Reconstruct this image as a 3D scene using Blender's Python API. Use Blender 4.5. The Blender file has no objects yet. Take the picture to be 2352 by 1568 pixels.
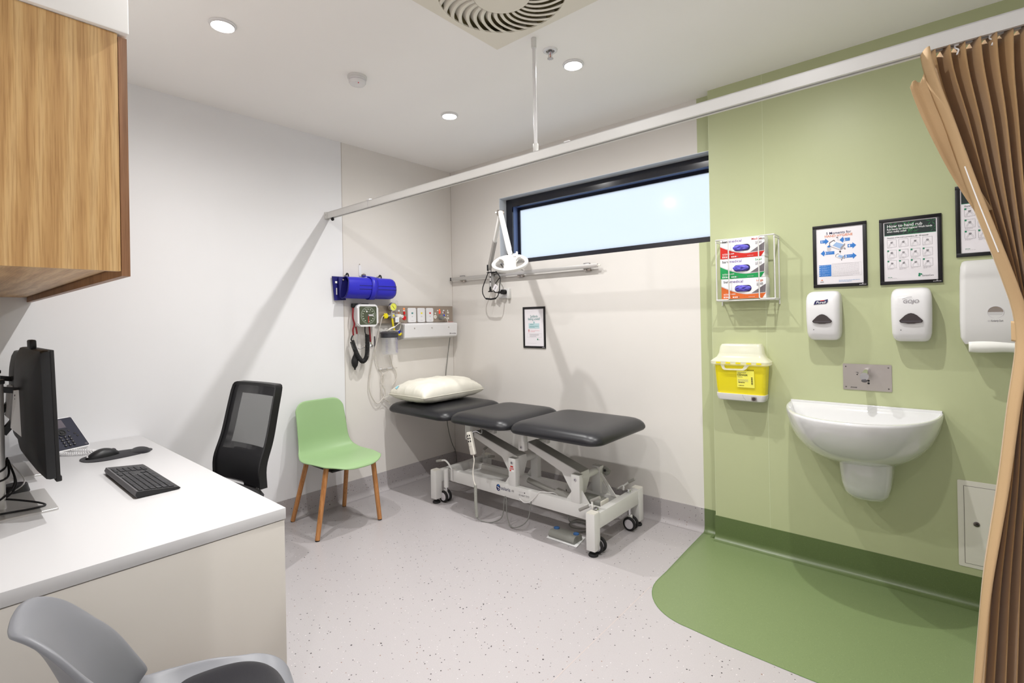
import bpy, bmesh, math, random
from mathutils import Vector, Matrix, noise
random.seed(7)
C = bpy.context.scene.collection
PI = math.pi
# ---------------------------------------------------------------- camera, world, exposure
cam_d = bpy.data.cameras.new('camera'); cam = bpy.data.objects.new('camera', cam_d); C.objects.link(cam)
_yaw, _pit, _rol = math.radians(40.6880), math.radians(0.1828), math.radians(-1.0848)
_f = Vector((-math.sin(_yaw)*math.cos(_pit), math.cos(_yaw)*math.cos(_pit), math.sin(_pit)))
_r = Vector((math.cos(_yaw), math.sin(_yaw), 0)); _u = _r.cross(_f)
_r2 = _r*math.cos(_rol) + _u*math.sin(_rol); _u2 = -_r*math.sin(_rol) + _u*math.cos(_rol)
_m = Matrix((_r2, _u2, -_f)).transposed().to_4x4(); _m.translation = (3.42535, -3.15058, 1.34807)
cam.matrix_world = _m
cam_d.sensor_width = 36; cam_d.lens = 36*1155.1145/2352; cam_d.shift_y = -55.887/2352; cam_d.clip_start = .02
bpy.context.scene.camera = cam
sc = bpy.context.scene
sc.view_settings.view_transform = 'Standard'; sc.view_settings.look = 'None'
sc.view_settings.gamma = 1; sc.view_settings.exposure = 0.12; sc.view_settings.use_curve_mapping = False
w = bpy.data.worlds.new('sky'); sc.world = w; w.use_nodes = True
w.node_tree.nodes['Background'].inputs[0].default_value = (.84, .92, 1, 1)
w.node_tree.nodes['Background'].inputs[1].default_value = 2.7
LAMP_W = 21.5            # radiant power of one ceiling downlight
sc.cycles.max_bounces = 10; sc.cycles.diffuse_bounces = 6; sc.cycles.glossy_bounces = 5
sc.cycles.transmission_bounces = 8; sc.cycles.transparent_max_bounces = 12; sc.cycles.caustics_refractive = False
sc.cycles.caustics_reflective = False; sc.cycles.sample_clamp_indirect = 6

# ---------------------------------------------------------------- materials
def lin(c):
    return tuple(((v/255)/12.92 if v/255 <= .04045 else ((v/255+.055)/1.055)**2.4) for v in c) + (1,)
def mat(name, rgb, rough=.5, metal=0, spec=.5, coat=0, bump=0, bscale=200, trans=0, alpha=1, ior=1.45, emit=0, var=0, vscale=3, sheen=0):
    m = bpy.data.materials.new(name); m.use_nodes = True; n = m.node_tree.nodes; l = m.node_tree.links
    p = n['Principled BSDF']; col = lin(rgb)
    p.inputs['Base Color'].default_value = col; p.inputs['Roughness'].default_value = rough
    p.inputs['Metallic'].default_value = metal; p.inputs['Specular IOR Level'].default_value = spec
    p.inputs['Coat Weight'].default_value = coat; p.inputs['Coat Roughness'].default_value = .08
    p.inputs['Transmission Weight'].default_value = trans; p.inputs['Alpha'].default_value = alpha; p.inputs['IOR'].default_value = ior
    if sheen: p.inputs['Sheen Weight'].default_value = sheen
    if emit: p.inputs['Emission Color'].default_value = col; p.inputs['Emission Strength'].default_value = emit
    if bump or var:
        tc = n.new('ShaderNodeTexCoord')
    if bump:
        t = n.new('ShaderNodeTexNoise'); t.inputs['Scale'].default_value = bscale; t.inputs['Detail'].default_value = 4
        b = n.new('ShaderNodeBump'); b.inputs['Strength'].default_value = bump; b.inputs['Distance'].default_value = .002
        l.new(tc.outputs['Object'], t.inputs['Vector']); l.new(t.outputs['Fac'], b.inputs['Height']); l.new(b.outputs['Normal'], p.inputs['Normal'])
    if var:
        t = n.new('ShaderNodeTexNoise'); t.inputs['Scale'].default_value = vscale; t.inputs['Detail'].default_value = 3
        r = n.new('ShaderNodeValToRGB'); r.color_ramp.elements[0].position = .3; r.color_ramp.elements[1].position = .7
        r.color_ramp.elements[0].color = tuple(c*(1-var) for c in col[:3]) + (1,); r.color_ramp.elements[1].color = tuple(min(1, c*(1+var)) for c in col[:3]) + (1,)
        l.new(tc.outputs['Object'], t.inputs['Vector']); l.new(t.outputs['Fac'], r.inputs[0]); l.new(r.outputs[0], p.inputs['Base Color'])
    return m
def mixc(n, l, a, b, fac):
    x = n.new('ShaderNodeMix'); x.data_type = 'RGBA'
    for s, v in ((x.inputs[6], a), (x.inputs[7], b)):
        if isinstance(v, tuple): s.default_value = v
        else: l.new(v, s)
    l.new(fac, x.inputs[0]) if not isinstance(fac, float) else setattr(x.inputs[0], 'default_value', fac)
    return x.outputs[2]
def math_n(n, l, op, a, b=None):
    x = n.new('ShaderNodeMath'); x.operation = op
    for i, v in enumerate((a, b)):
        if v is None: continue
        if isinstance(v, (int, float)): x.inputs[i].default_value = v
        else: l.new(v, x.inputs[i])
    return x.outputs[0]
def speckle(name, base, layers, rough=.35, bump=.12, bs=500, fine=.05):
    m = bpy.data.materials.new(name); m.use_nodes = True; n = m.node_tree.nodes; l = m.node_tree.links; p = n['Principled BSDF']
    tc = n.new('ShaderNodeTexCoord'); cur = lin(base)
    nz = n.new('ShaderNodeTexNoise'); nz.inputs['Scale'].default_value = 260; nz.inputs['Detail'].default_value = 2
    l.new(tc.outputs['Object'], nz.inputs['Vector'])
    cur = mixc(n, l, tuple(c*(1-fine*2) for c in cur[:3])+(1,), tuple(min(1, c*(1+fine*2)) for c in cur[:3])+(1,), nz.outputs['Fac'])
    for (scale, rad, dens, colr, off) in layers:
        mp = n.new('ShaderNodeMapping'); mp.inputs['Location'].default_value = (off, off*1.7, off*.3); l.new(tc.outputs['Object'], mp.inputs[0])
        v = n.new('ShaderNodeTexVoronoi'); v.inputs['Scale'].default_value = scale; v.inputs['Randomness'].default_value = 1
        l.new(mp.outputs[0], v.inputs['Vector'])
        sp = n.new('ShaderNodeSeparateColor'); l.new(v.outputs['Color'], sp.inputs[0])
        rr = math_n(n, l, 'MULTIPLY', sp.outputs[1], rad); rr = math_n(n, l, 'ADD', rr, rad*.35)
        a = math_n(n, l, 'LESS_THAN', v.outputs['Distance'], rr); b = math_n(n, l, 'LESS_THAN', sp.outputs[0], dens)
        cur = mixc(n, l, cur, lin(colr), math_n(n, l, 'MULTIPLY', a, b))
    l.new(cur, p.inputs['Base Color']); p.inputs['Roughness'].default_value = rough
    t = n.new('ShaderNodeTexNoise'); t.inputs['Scale'].default_value = bs; l.new(tc.outputs['Object'], t.inputs['Vector'])
    b = n.new('ShaderNodeBump'); b.inputs['Strength'].default_value = bump; b.inputs['Distance'].default_value = .001
    l.new(t.outputs['Fac'], b.inputs['Height']); l.new(b.outputs['Normal'], p.inputs['Normal'])
    return m
def wood(name, c0, c1, c2, axis='z', rough=.42):
    m = bpy.data.materials.new(name); m.use_nodes = True; n = m.node_tree.nodes; l = m.node_tree.links; p = n['Principled BSDF']
    tc = n.new('ShaderNodeTexCoord')
    def mp(s):
        x = n.new('ShaderNodeMapping'); l.new(tc.outputs['Object'], x.inputs[0])
        x.inputs['Scale'].default_value = {'z': (s[0], s[0], s[1]), 'x': (s[1], s[0], s[0])}[axis]; return x.outputs[0]
    def nz(s, det, dist, rgh=.6):
        t = n.new('ShaderNodeTexNoise'); t.inputs['Scale'].default_value = 1; t.inputs['Detail'].default_value = det
        t.inputs['Distortion'].default_value = dist; t.inputs['Roughness'].default_value = rgh; l.new(mp(s), t.inputs['Vector']); return t.outputs['Fac']
    wv = n.new('ShaderNodeTexWave'); wv.wave_type = 'BANDS'; wv.bands_direction = 'Y'; wv.inputs['Scale'].default_value = 4.2
    wv.inputs['Distortion'].default_value = 9; wv.inputs['Detail'].default_value = 3; wv.inputs['Detail Scale'].default_value = .9
    l.new(mp((1.6, .28)), wv.inputs['Vector'])
    broad = nz((5, .5), 3, .4)
    r = n.new('ShaderNodeValToRGB'); r.color_ramp.elements[0].color = lin(c0); r.color_ramp.elements[1].color = lin(c2)
    r.color_ramp.elements[0].position = .25; r.color_ramp.elements[1].position = .8
    e = r.color_ramp.elements.new(.52); e.color = lin(c1)
    s = math_n(n, l, 'MULTIPLY', wv.outputs['Fac'], .38); s = math_n(n, l, 'ADD', s, math_n(n, l, 'MULTIPLY', broad, .62)); l.new(s, r.inputs[0])
    fine = nz((260, 7), 3, .1); fr = n.new('ShaderNodeValToRGB'); l.new(fine, fr.inputs[0])
    fr.color_ramp.elements[0].position = .36; fr.color_ramp.elements[0].color = (.66, .57, .46, 1); fr.color_ramp.elements[1].position = .56; fr.color_ramp.elements[1].color = (1, 1, 1, 1)
    x = n.new('ShaderNodeMix'); x.data_type = 'RGBA'; x.blend_type = 'MULTIPLY'; x.inputs[0].default_value = .7
    l.new(r.outputs[0], x.inputs[6]); l.new(fr.outputs[0], x.inputs[7]); l.new(x.outputs[2], p.inputs['Base Color'])
    p.inputs['Roughness'].default_value = rough
    b = n.new('ShaderNodeBump'); b.inputs['Strength'].default_value = .15; b.inputs['Distance'].default_value = .001
    l.new(fine, b.inputs['Height']); l.new(b.outputs['Normal'], p.inputs['Normal'])
    return m
def meshmat(name, rgb, scale, openf, sy=1.0):       # woven mesh cloth with real gaps
    m = mat(name, rgb, .6); n = m.node_tree.nodes; l = m.node_tree.links; p = n['Principled BSDF']
    tc = n.new('ShaderNodeTexCoord'); mp = n.new('ShaderNodeMapping'); mp.inputs['Scale'].default_value = (scale, scale*.5, scale*sy)
    l.new(tc.outputs['Object'], mp.inputs[0]); sx = n.new('ShaderNodeSeparateXYZ'); l.new(mp.outputs[0], sx.inputs[0])
    a = math_n(n, l, 'SINE', sx.outputs[0]); b = math_n(n, l, 'SINE', sx.outputs[2])
    a = math_n(n, l, 'MULTIPLY', a, b); g = math_n(n, l, 'GREATER_THAN', a, openf)
    l.new(math_n(n, l, 'SUBTRACT', 1.0, g), p.inputs['Alpha'])
    return m
M = {}
def setm():
    M.update(
    wallwhite=mat('white_wall_paint', (229, 229, 231), .55, spec=.3, var=.012, vscale=1.5, bump=.04, bscale=120),
    wallvinyl=mat('warm_grey_vinyl_wall', (221, 217, 212), .5, spec=.35, var=.012, vscale=2, bump=.03, bscale=150),
    wallgreen=mat('sage_green_vinyl_wall', (182, 188, 148), .42, spec=.4, var=.02, vscale=1.6, bump=.03, bscale=150),
    seamgreen=mat('green_weld_seam', (192, 199, 162), .5), seamgrey=mat('grey_weld_seam', (178, 170, 162), .5),
    ceil=mat('ceiling_paint', (245, 243, 241), .9, spec=.15, var=.01, vscale=1.2),
    floor=speckle('speckled_vinyl_floor', (172, 167, 168), [(80, .13, .35, (212, 206, 206), 3), (56, .125, .42, (62, 56, 58), 0), (46, .13, .22, (40, 37, 40), 5.3), (58, .12, .12, (126, 92, 70), 9.1)], .33, .15, 420),
    floorgreen=speckle('green_vinyl_floor', (114, 130, 88), [(170, .16, .5, (138, 152, 112), 1), (150, .16, .4, (96, 112, 74), 4)], .36, .2, 420, .06),
    greenbase=speckle('dark_green_vinyl_skirting', (92, 108, 66), [(170, .16, .5, (110, 124, 84), 1), (150, .16, .4, (74, 90, 52), 4)], .32, .2, 420, .06),
    weld=mat('floor_weld_line', (96, 122, 74), .4), weldgrey=mat('floor_seam_line', (190, 176, 170), .4),
    oak=wood('oak_cabinet_laminate', (184, 142, 88), (202, 162, 106), (212, 178, 126)), oakx=wood('oak_underside_laminate', (190, 146, 94), (208, 168, 116), (218, 184, 136), 'x'),
    oakedge=wood('oak_edge_strip', (134, 94, 62), (152, 108, 72), (166, 122, 84)),
    beech=wood('beech_leg_wood', (176, 118, 66), (192, 134, 80), (204, 148, 94)),
    desk=mat('white_desk_laminate', (198, 197, 198), .32, spec=.45), deskpanel=mat('off_white_desk_panel', (200, 195, 188), .45, var=.01),
    groove=mat('shadow_gap_grey', (120, 114, 108), .8),
    gloss=mat('gloss_white_plastic', (223, 222, 223), .22, spec=.5), matw=mat('matt_white_plastic', (214, 213, 211), .45), offw=mat('off_white_plastic', (224, 220, 210), .4),
    ceramic=mat('white_ceramic', (214, 214, 214), .08, spec=.6, coat=.6),
    powder=mat('white_powder_coat', (214, 213, 210), .35, bump=.02, bscale=400), powderg=mat('grey_bed_steel', (150, 148, 142), .4),
    blk=mat('black_plastic', (24, 24, 26), .42), blkg=mat('gloss_black', (16, 16, 20), .12, spec=.6), blkm=mat('matt_black_rubber', (26, 25, 26), .7), frameblk=mat('black_picture_frame', (20, 18, 22), .35),
    winblue=mat('liner_painted_glass_reflection', (112, 132, 178), .3), winblk=mat('black_window_aluminium', (24, 25, 36), .16, spec=.7), reveal=mat('white_window_reveal', (222, 226, 232), .35),  # liner blue: reflection of the bright glass painted into the colour
    vinyl=mat('charcoal_upholstery', (36, 36, 39), .34, spec=.45, bump=.06, bscale=900),
    steel=mat('brushed_stainless_steel', (196, 188, 182), .32, metal=1), chrome=mat('polished_chrome', (215, 215, 218), .06, metal=1), alu=mat('satin_aluminium', (196, 196, 196), .35, metal=1), alup=mat('anodised_rail', (196, 194, 192), .4, metal=.6), screw=mat('steel_screw', (120, 112, 108), .3, metal=1),
    copper=mat('copper_bulb', (190, 130, 110), .2, metal=1),
    curtain=mat('tan_curtain_cloth', (182, 147, 104), .8, spec=.2, bump=.25, bscale=700, sheen=.3), hem=mat('pale_tan_curtain_lining', (186, 156, 118), .8, spec=.2, bump=.2, bscale=500),
    greenshell=mat('sage_green_shell_plastic', (146, 176, 128), .42, spec=.4, bump=.05, bscale=900), greyshell=mat('grey_shell_plastic', (124, 125, 130), .38, bump=.05, bscale=900), pad=mat('charcoal_felt_pad', (40, 39, 43), .95, spec=.1, bump=.5, bscale=900, sheen=.2),
    pillow=mat('cream_pillow_cotton', (226, 223, 211), .85, spec=.15, bump=.12, bscale=300), aqua=mat('pale_aqua_label', (150, 205, 222), .7),
    paper=mat('white_paper', (232, 228, 232), .6), paper2=mat('fresh_paper_towel', (238, 238, 232), .7), grey=mat('grey_print', (150, 146, 152), .6), dgrey=mat('dark_grey_print', (84, 80, 86), .6), lgrey=mat('pale_grey_print', (198, 194, 198), .6), blackp=mat('black_print', (24, 22, 28), .6), whitep=mat('white_print', (240, 240, 240), .6),
    bluep=mat('sky_blue_print', (48, 118, 196), .6), blued=mat('pale_blue_print', (150, 180, 220), .6), navy=mat('navy_print', (34, 36, 84), .6), orange=mat('orange_print', (214, 120, 62), .6), teal=mat('dark_teal_print', (36, 46, 46), .6), green=mat('emerald_print', (28, 132, 92), .6), leaf=mat('leaf_green_print', (48, 110, 66), .6), tealtx=mat('teal_text_print', (60, 130, 130), .6), palet=mat('pale_teal_print', (184, 210, 214), .6), pink=mat('pink_print', (222, 130, 140), .6),
    red=mat('red_print', (196, 34, 24), .5), boxgreen=mat('box_green_print', (24, 150, 80), .5), boxorange=mat('box_orange_print', (206, 100, 40), .5), purple=mat('purple_print', (104, 70, 150), .5), boxgrey=mat('box_grey_print', (112, 106, 110), .5),
    glove=mat('violet_nitrile', (92, 84, 190), .42, bump=.3, bscale=60), gloved=mat('dark_carton_slot', (40, 34, 80), .8),
    yellow=mat('yellow_plastic', (232, 216, 30), .35), yellowp=mat('pale_yellow_label', (242, 236, 96), .5), yellowt=mat('yellow_hose', (214, 196, 30), .35), yeldial=mat('yellow_dial', (224, 226, 90), .4), clearw=mat('translucent_white_lid', (240, 240, 226), .25, alpha=.5),
    smoke=mat('smoked_window', (52, 42, 42), .12, spec=.7), blue=mat('royal_blue_vinyl', (38, 36, 178), .38, spec=.5, bump=.15, bscale=40), bluedk=mat('dark_blue_binding', (22, 20, 104), .5), bluek=mat('blue_knob_plastic', (32, 54, 190), .35), pedal=mat('blue_pedal_button', (54, 92, 140), .5),
    clear=mat('clear_plastic', (250, 250, 250), .05, trans=1, ior=1.3, alpha=.45), tubing=mat('clear_pvc_tubing', (214, 208, 200), .25, alpha=.75), jarlid=mat('smoked_jar_lid', (66, 66, 72), .3, alpha=.92), jar=mat('clear_jar', (232, 234, 240), .12, alpha=.2), ink=mat('blue_ink', (96, 94, 170), .6),
    maroon=mat('maroon_tubing', (124, 18, 28), .35), dial=mat('olive_dial_glass', (66, 74, 54), .12, spec=.7), dialm=mat('dial_marks', (184, 192, 176), .5), redl=mat('red_plastic', (206, 22, 26), .35), amber=mat('amber_lamp', (255, 120, 50), .3, emit=1.2), lampred=mat('red_lamp', (255, 70, 40), .3, emit=.6),
    panel=mat('taupe_metal_panel', (164, 152, 140), .38, metal=.5), plateg=mat('grey_plastic', (128, 128, 122), .45), greyc=mat('grey_cable', (120, 120, 116), .5), wcable=mat('white_cable', (222, 220, 218), .45), gcoil=mat('grey_coiled_cable', (158, 158, 150), .45),
    keys=mat('black_key_caps', (38, 38, 42), .45), keyside=mat('grey_keyboard_end', (96, 94, 96), .5), phone=mat('navy_black_phone', (34, 36, 52), .35), screen=mat('dark_lcd_glass', (92, 86, 94), .12, spec=.6),
    mag=mat('white_lamp_housing', (244, 243, 240), .3), diff=mat('cream_diffuser_metal', (226, 221, 208), .5), plenum=mat('olive_duct_lining', (150, 140, 104), .8),
    mesh=meshmat('black_back_mesh', (36, 36, 40), 1500, .30, 1.0), mesh2=meshmat('dense_black_mesh', (30, 30, 34), 1500, .75, 1.0), lumbar=mat('lumbar_pad_black', (20, 20, 22), .7), glassw=mat('frosted', (235, 242, 250), .5),
    grille=mat('silver_grille', (150, 150, 150), .4, metal=1), lampface=mat('downlight_diffuser', (255, 253, 250), .5, emit=12),
    )
    g = M['glassw']; n = g.node_tree.nodes; l = g.node_tree.links; n.remove(n['Principled BSDF'])
    t = n.new('ShaderNodeBsdfTranslucent'); t.inputs[0].default_value = (.93, .96, 1, 1); gl = n.new('ShaderNodeBsdfGlossy'); gl.inputs['Roughness'].default_value = .12
    fr = n.new('ShaderNodeFresnel'); mx = n.new('ShaderNodeMixShader'); l.new(fr.outputs[0], mx.inputs[0]); l.new(t.outputs[0], mx.inputs[1]); l.new(gl.outputs[0], mx.inputs[2]); l.new(mx.outputs[0], n['Material Output'].inputs[0])
setm()

# ---------------------------------------------------------------- scene graph helpers
WM = {}
def tag(o, label=None, cat=None, group=None, kind=None):
    if label: o['label'] = label
    if cat: o['category'] = cat
    if group: o['group'] = group
    if kind: o['kind'] = kind
    return o
def thing(name, label, cat, loc=(0, 0, 0), rz=0, group=None):
    o = bpy.data.objects.new(name, None); C.objects.link(o); o.empty_display_size = .05
    o.location = loc; o.rotation_euler = (0, 0, rz)
    WM[o] = Matrix.Translation(loc) @ Matrix.Rotation(rz, 4, 'Z')
    return tag(o, label, cat, group)
def dup(root, loc, rz=0, label=None, group=None):
    def rec(o, par):
        c = o.copy(); C.objects.link(c)
        if par: c.parent = par
        for ch in [x for x in C.objects if x.parent == o]: rec(ch, c)
        return c
    r = rec(root, None); r.location = loc; r.rotation_euler = (0, 0, rz)
    WM[r] = Matrix.Translation(loc) @ Matrix.Rotation(rz, 4, 'Z')
    if label: r['label'] = label
    if group: r['group'] = group
    return r
TEXT = {}
def text_mesh(s, bold, shear, al):
    k = (s, bold, shear, al)
    if k not in TEXT:
        cu = bpy.data.curves.new('t', 'FONT'); cu.body = s; cu.size = 1; cu.offset = bold; cu.shear = shear
        cu.align_x = al; cu.resolution_u = 3; o = bpy.data.objects.new('t', cu); me = bpy.data.meshes.new_from_object(o)
        TEXT[k] = ([v.co.copy() for v in me.vertices], [tuple(p.vertices) for p in me.polygons]); bpy.data.objects.remove(o); bpy.data.curves.remove(cu); bpy.data.meshes.remove(me)
    return TEXT[k]
def cat(pts, n=8, closed=False):                 # Catmull-Rom through points
    P = [Vector(p) for p in pts]; out = []
    m = len(P); rng = range(m if closed else m-1)
    for i in rng:
        p1, p2 = P[i], P[(i+1) % m]
        p0 = P[i-1] if (i > 0 or closed) else p1*2-p2; p3 = P[(i+2) % m] if (i+2 < m or closed) else p2*2-p1
        for k in range(n):
            t = k/n; out.append(.5*((2*p1)+(p2-p0)*t+(2*p0-5*p1+4*p2-p3)*t*t+(3*p1-p0-3*p2+p3)*t**3))
    if not closed: out.append(P[-1])
    return out
def coil(path, R, turns, per=12):
    n = int(turns*per); L = [0]
    for a, b in zip(path, path[1:]): L.append(L[-1]+(b-a).length)
    out = []; j = 0; up = None
    for i in range(n+1):
        s = L[-1]*i/n
        while j < len(L)-2 and L[j+1] < s: j += 1
        a, b = path[j], path[j+1]; t = (s-L[j])/max(1e-9, L[j+1]-L[j]); p = a.lerp(b, t); d = (b-a).normalized()
        if up is None: up = d.orthogonal().normalized()
        up = (up - d*up.dot(d)).normalized(); q = d.cross(up); an = i/per*2*PI
        out.append(p + (up*math.cos(an)+q*math.sin(an))*R)
    return out
def rrect(w, d, r, n=6, cx=0, cy=0):
    r = min(r, w/2-1e-5, d/2-1e-5); o = []
    for sx, sy, a0 in ((1, 1, 0), (-1, 1, 90), (-1, -1, 180), (1, -1, 270)):
        for k in range(n+1):
            a = math.radians(a0+90*k/n); o.append((cx+sx*(w/2-r)+r*math.cos(a), cy+sy*(d/2-r)+r*math.sin(a)))
    return o
def spl(tab, t):                                  # smooth table lookup
    for (t0, v0), (t1, v1) in zip(tab, tab[1:]):
        if t <= t1:
            x = max(0, (t-t0)/(t1-t0)); return v0+(v1-v0)*x
    return tab[-1][1]
class B:
    def __init__(s): s.bm = bmesh.new(); s.mats = []; s.T = Matrix()
    def frame(s, o, U=(1, 0, 0), V=(0, 0, 1)):
        U = Vector(U).normalized(); V = Vector(V).normalized(); N = U.cross(V)
        s.T = Matrix((U, V, N)).transposed().to_4x4(); s.T.translation = o; return s
    def world(s): s.T = Matrix(); return s
    def mi(s, m):
        m = M[m] if isinstance(m, str) else m
        if m not in s.mats: s.mats.append(m)
        return s.mats.index(m)
    def add(s, vs, fs, m, smooth=False):
        k = s.mi(m); bv = [s.bm.verts.new(s.T @ Vector(v)) for v in vs]; out = []
        for f in fs:
            try: fa = s.bm.faces.new([bv[i] for i in f]); fa.material_index = k; fa.smooth = True; out.append(fa)
            except ValueError: pass
        return bv, out
    def box(s, c, sz, m, bev=0, seg=2, R=None, fn=None):
        vs = [Vector((x*sz[0]/2, y*sz[1]/2, z*sz[2]/2)) for x in (-1, 1) for y in (-1, 1) for z in (-1, 1)]
        if R is not None: vs = [R @ v for v in vs]
        k = s.mi(m); bv, fa = s.add([v+Vector(c) for v in vs], [(0, 1, 3, 2), (4, 6, 7, 5), (0, 4, 5, 1), (2, 3, 7, 6), (0, 2, 6, 4), (1, 5, 7, 3)], m)
        if bev:
            es = list({e for f in fa for e in f.edges})
            r = bmesh.ops.bevel(s.bm, geom=es, offset=bev, segments=seg, affect='EDGES', profile=.5, clamp_overlap=True)
            for f in r['faces']: f.material_index = k; f.smooth = True
            bv = list({v for f in r['faces'] for v in f.verts} | {v for v in bv if v.is_valid})
        if fn:
            Ti = s.T.inverted()
            for v in bv: v.co = s.T @ fn(Ti @ v.co)
        return s
    def bb(s, lo, hi, m, bev=0, seg=2, fn=None):
        return s.box([(a+b)/2 for a, b in zip(lo, hi)], [abs(b-a) for a, b in zip(lo, hi)], m, bev, seg, fn=fn)
    def loft(s, rings, m, cap=True, closed=True):
        n = len(rings[0]); vs = [p for r in rings for p in r]; fs = []
        for i in range(len(rings)-1):
            for j in range(n if closed else n-1):
                k = (j+1) % n; fs.append((i*n+j, i*n+k, (i+1)*n+k, (i+1)*n+j))
        if cap: fs.append(tuple(range(n))[::-1]); fs.append(tuple((len(rings)-1)*n+j for j in range(n)))
        s.add(vs, fs, m); return s
    def cyl(s, p0, p1, r, m, r2=None, n=20, cap=True, bev=0):
        p0, p1 = Vector(p0), Vector(p1); d = (p1-p0); L = d.length; d.normalize(); a = d.orthogonal().normalized(); b = d.cross(a)
        r2 = r if r2 is None else r2; R = []
        prof = [(0, r), (L, r2)] if not bev else [(0, r-bev), (bev*.3, r-bev*.3), (bev, r), (L-bev, r2), (L-bev*.3, r2-bev*.3), (L, r2-bev)]
        for z, rr in prof: R.append([p0+d*z+(a*math.cos(2*PI*i/n)+b*math.sin(2*PI*i/n))*rr for i in range(n)])
        return s.loft(R, m, cap)
    def tube(s, pts, r, m, n=8, closed=False, cap=True):
        P = [Vector(p) for p in pts]; R = []; up = None; N = len(P)
        for i in range(N):
            a = P[i-1] if (i > 0 or closed) else P[i]; b = P[(i+1) % N] if (i < N-1 or closed) else P[i]
            d = (b-a).normalized()
            if up is None: up = d.orthogonal().normalized()
            up = (up-d*up.dot(d)); up = up.normalized() if up.length > 1e-6 else d.orthogonal().normalized(); q = d.cross(up)
            rr = r(i/(N-1)) if callable(r) else r
            R.append([P[i]+(up*math.cos(2*PI*k/n)+q*math.sin(2*PI*k/n))*rr for k in range(n)])
        if closed: R.append(R[0])
        return s.loft(R, m, cap and not closed)
    def lathe(s, prof, m, o=(0, 0, 0), ax=(0, 0, 1), n=32, cap=True):
        o = Vector(o); d = Vector(ax).normalized(); a = d.orthogonal().normalized(); b = d.cross(a)
        return s.loft([[o+d*z+(a*math.cos(2*PI*i/n)+b*math.sin(2*PI*i/n))*max(r, 1e-5) for i in range(n)] for r, z in prof], m, cap)
    def ball(s, c, r, m, n=16, sc=(1, 1, 1)):
        c = Vector(c)
        return s.loft([[c+Vector((sc[0]*r*math.sin(t)*math.cos(2*PI*i/n), sc[1]*r*math.sin(t)*math.sin(2*PI*i/n), -sc[2]*r*math.cos(t))) for i in range(n)] for t in [max(.01, min(PI-.01, PI*k/10)) for k in range(11)]], m)
    def prism(s, pts, m, w0=0, w1=.01, bev=0):      # polygon in the local u,v plane, extruded along w
        n = len(pts)
        bv, fa = s.add([(p[0], p[1], w0) for p in pts]+[(p[0], p[1], w1) for p in pts], [tuple(range(n))[::-1], tuple(range(n, 2*n))]+[(i, (i+1) % n, n+(i+1) % n, n+i) for i in range(n)], m)
        if bev:
            es = list({e for f in fa[:2] for e in f.edges}); k = s.mi(m)
            r = bmesh.ops.bevel(s.bm, geom=es, offset=bev, segments=2, affect='EDGES', clamp_overlap=True)
            for f in r['faces']: f.material_index = k; f.smooth = True
        return s
    def poly(s, pts, m, w=0): s.add([(p[0], p[1], w) for p in pts], [tuple(range(len(pts)))], m); return s
    def rect(s, x0, y0, x1, y1, m, w=0): return s.poly([(x0, y0), (x1, y0), (x1, y1), (x0, y1)], m, w)
    def disc(s, x, y, r, m, w=0, n=20, ry=None): return s.poly([(x+r*math.cos(2*PI*i/n), y+(ry or r)*math.sin(2*PI*i/n)) for i in range(n)], m, w)
    def line(s, pts, wd, m, w=0):
        for (a, b) in zip(pts, pts[1:]):
            a = Vector(a[:2]); b = Vector(b[:2]); d = (b-a); q = Vector((-d.y, d.x)).normalized()*wd/2
            s.poly([tuple(a-q), tuple(b-q), tuple(b+q), tuple(a+q)], m, w)
        return s
    def ring2(s, rect4, wd, m, w=0):
        x0, y0, x1, y1 = rect4
        return s.line([(x0, y0), (x1, y0), (x1, y1), (x0, y1), (x0, y0)], wd, m, w)
    def txt(s, t, x, y, size, m, w=0, bold=.0, shear=0, al='LEFT', fit=None, sy=1):
        vs, fs = text_mesh(t, bold, shear, al); k = size
        kx = k
        if fit:
            xs = [v.x for v in vs]; kx = fit/(max(xs)-min(xs))
        s.add([(x+v.x*kx, y+v.y*k*sy, w) for v in vs], fs, m); return s
    def grid(s, fn, nu, nv, m, cu=False):
        vs = [fn(i/nu, j/nv) for j in range(nv+1) for i in range(nu+1)]; N = nu+1
        s.add(vs, [(j*N+i, j*N+i+1, (j+1)*N+i+1, (j+1)*N+i) for j in range(nv) for i in range(nu)], m); return s
    def obj(s, name, parent=None, local=False, loc=None, label=None, cat=None, group=None, kind=None, ang=35, solid=0, sub=0, offs=-1):
        base = WM[parent] if parent else Matrix.Translation(loc or (0, 0, 0))
        if not local: s.bm.transform(base.inverted())
        bmesh.ops.recalc_face_normals(s.bm, faces=s.bm.faces) if not solid else None
        me = bpy.data.meshes.new(name); s.bm.to_mesh(me); s.bm.free()
        for m in s.mats: me.materials.append(m)
        me.set_sharp_from_angle(angle=math.radians(ang))
        o = bpy.data.objects.new(name, me); C.objects.link(o); WM[o] = base
        if parent: o.parent = parent
        else: o.location = base.translation
        if solid: x = o.modifiers.new('thickness', 'SOLIDIFY'); x.thickness = solid; x.offset = offs
        if sub: x = o.modifiers.new('smooth', 'SUBSURF'); x.levels = sub; x.render_levels = sub
        return tag(o, label, cat, group, kind)
WALLB = dict(U=(1, 0, 0), V=(0, 0, 1)); WALLA = dict(U=(0, 1, 0), V=(0, 0, 1))
GY = -.0667      # face of the green wall
def lab(o, l): o['label'] = l; return o
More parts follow.
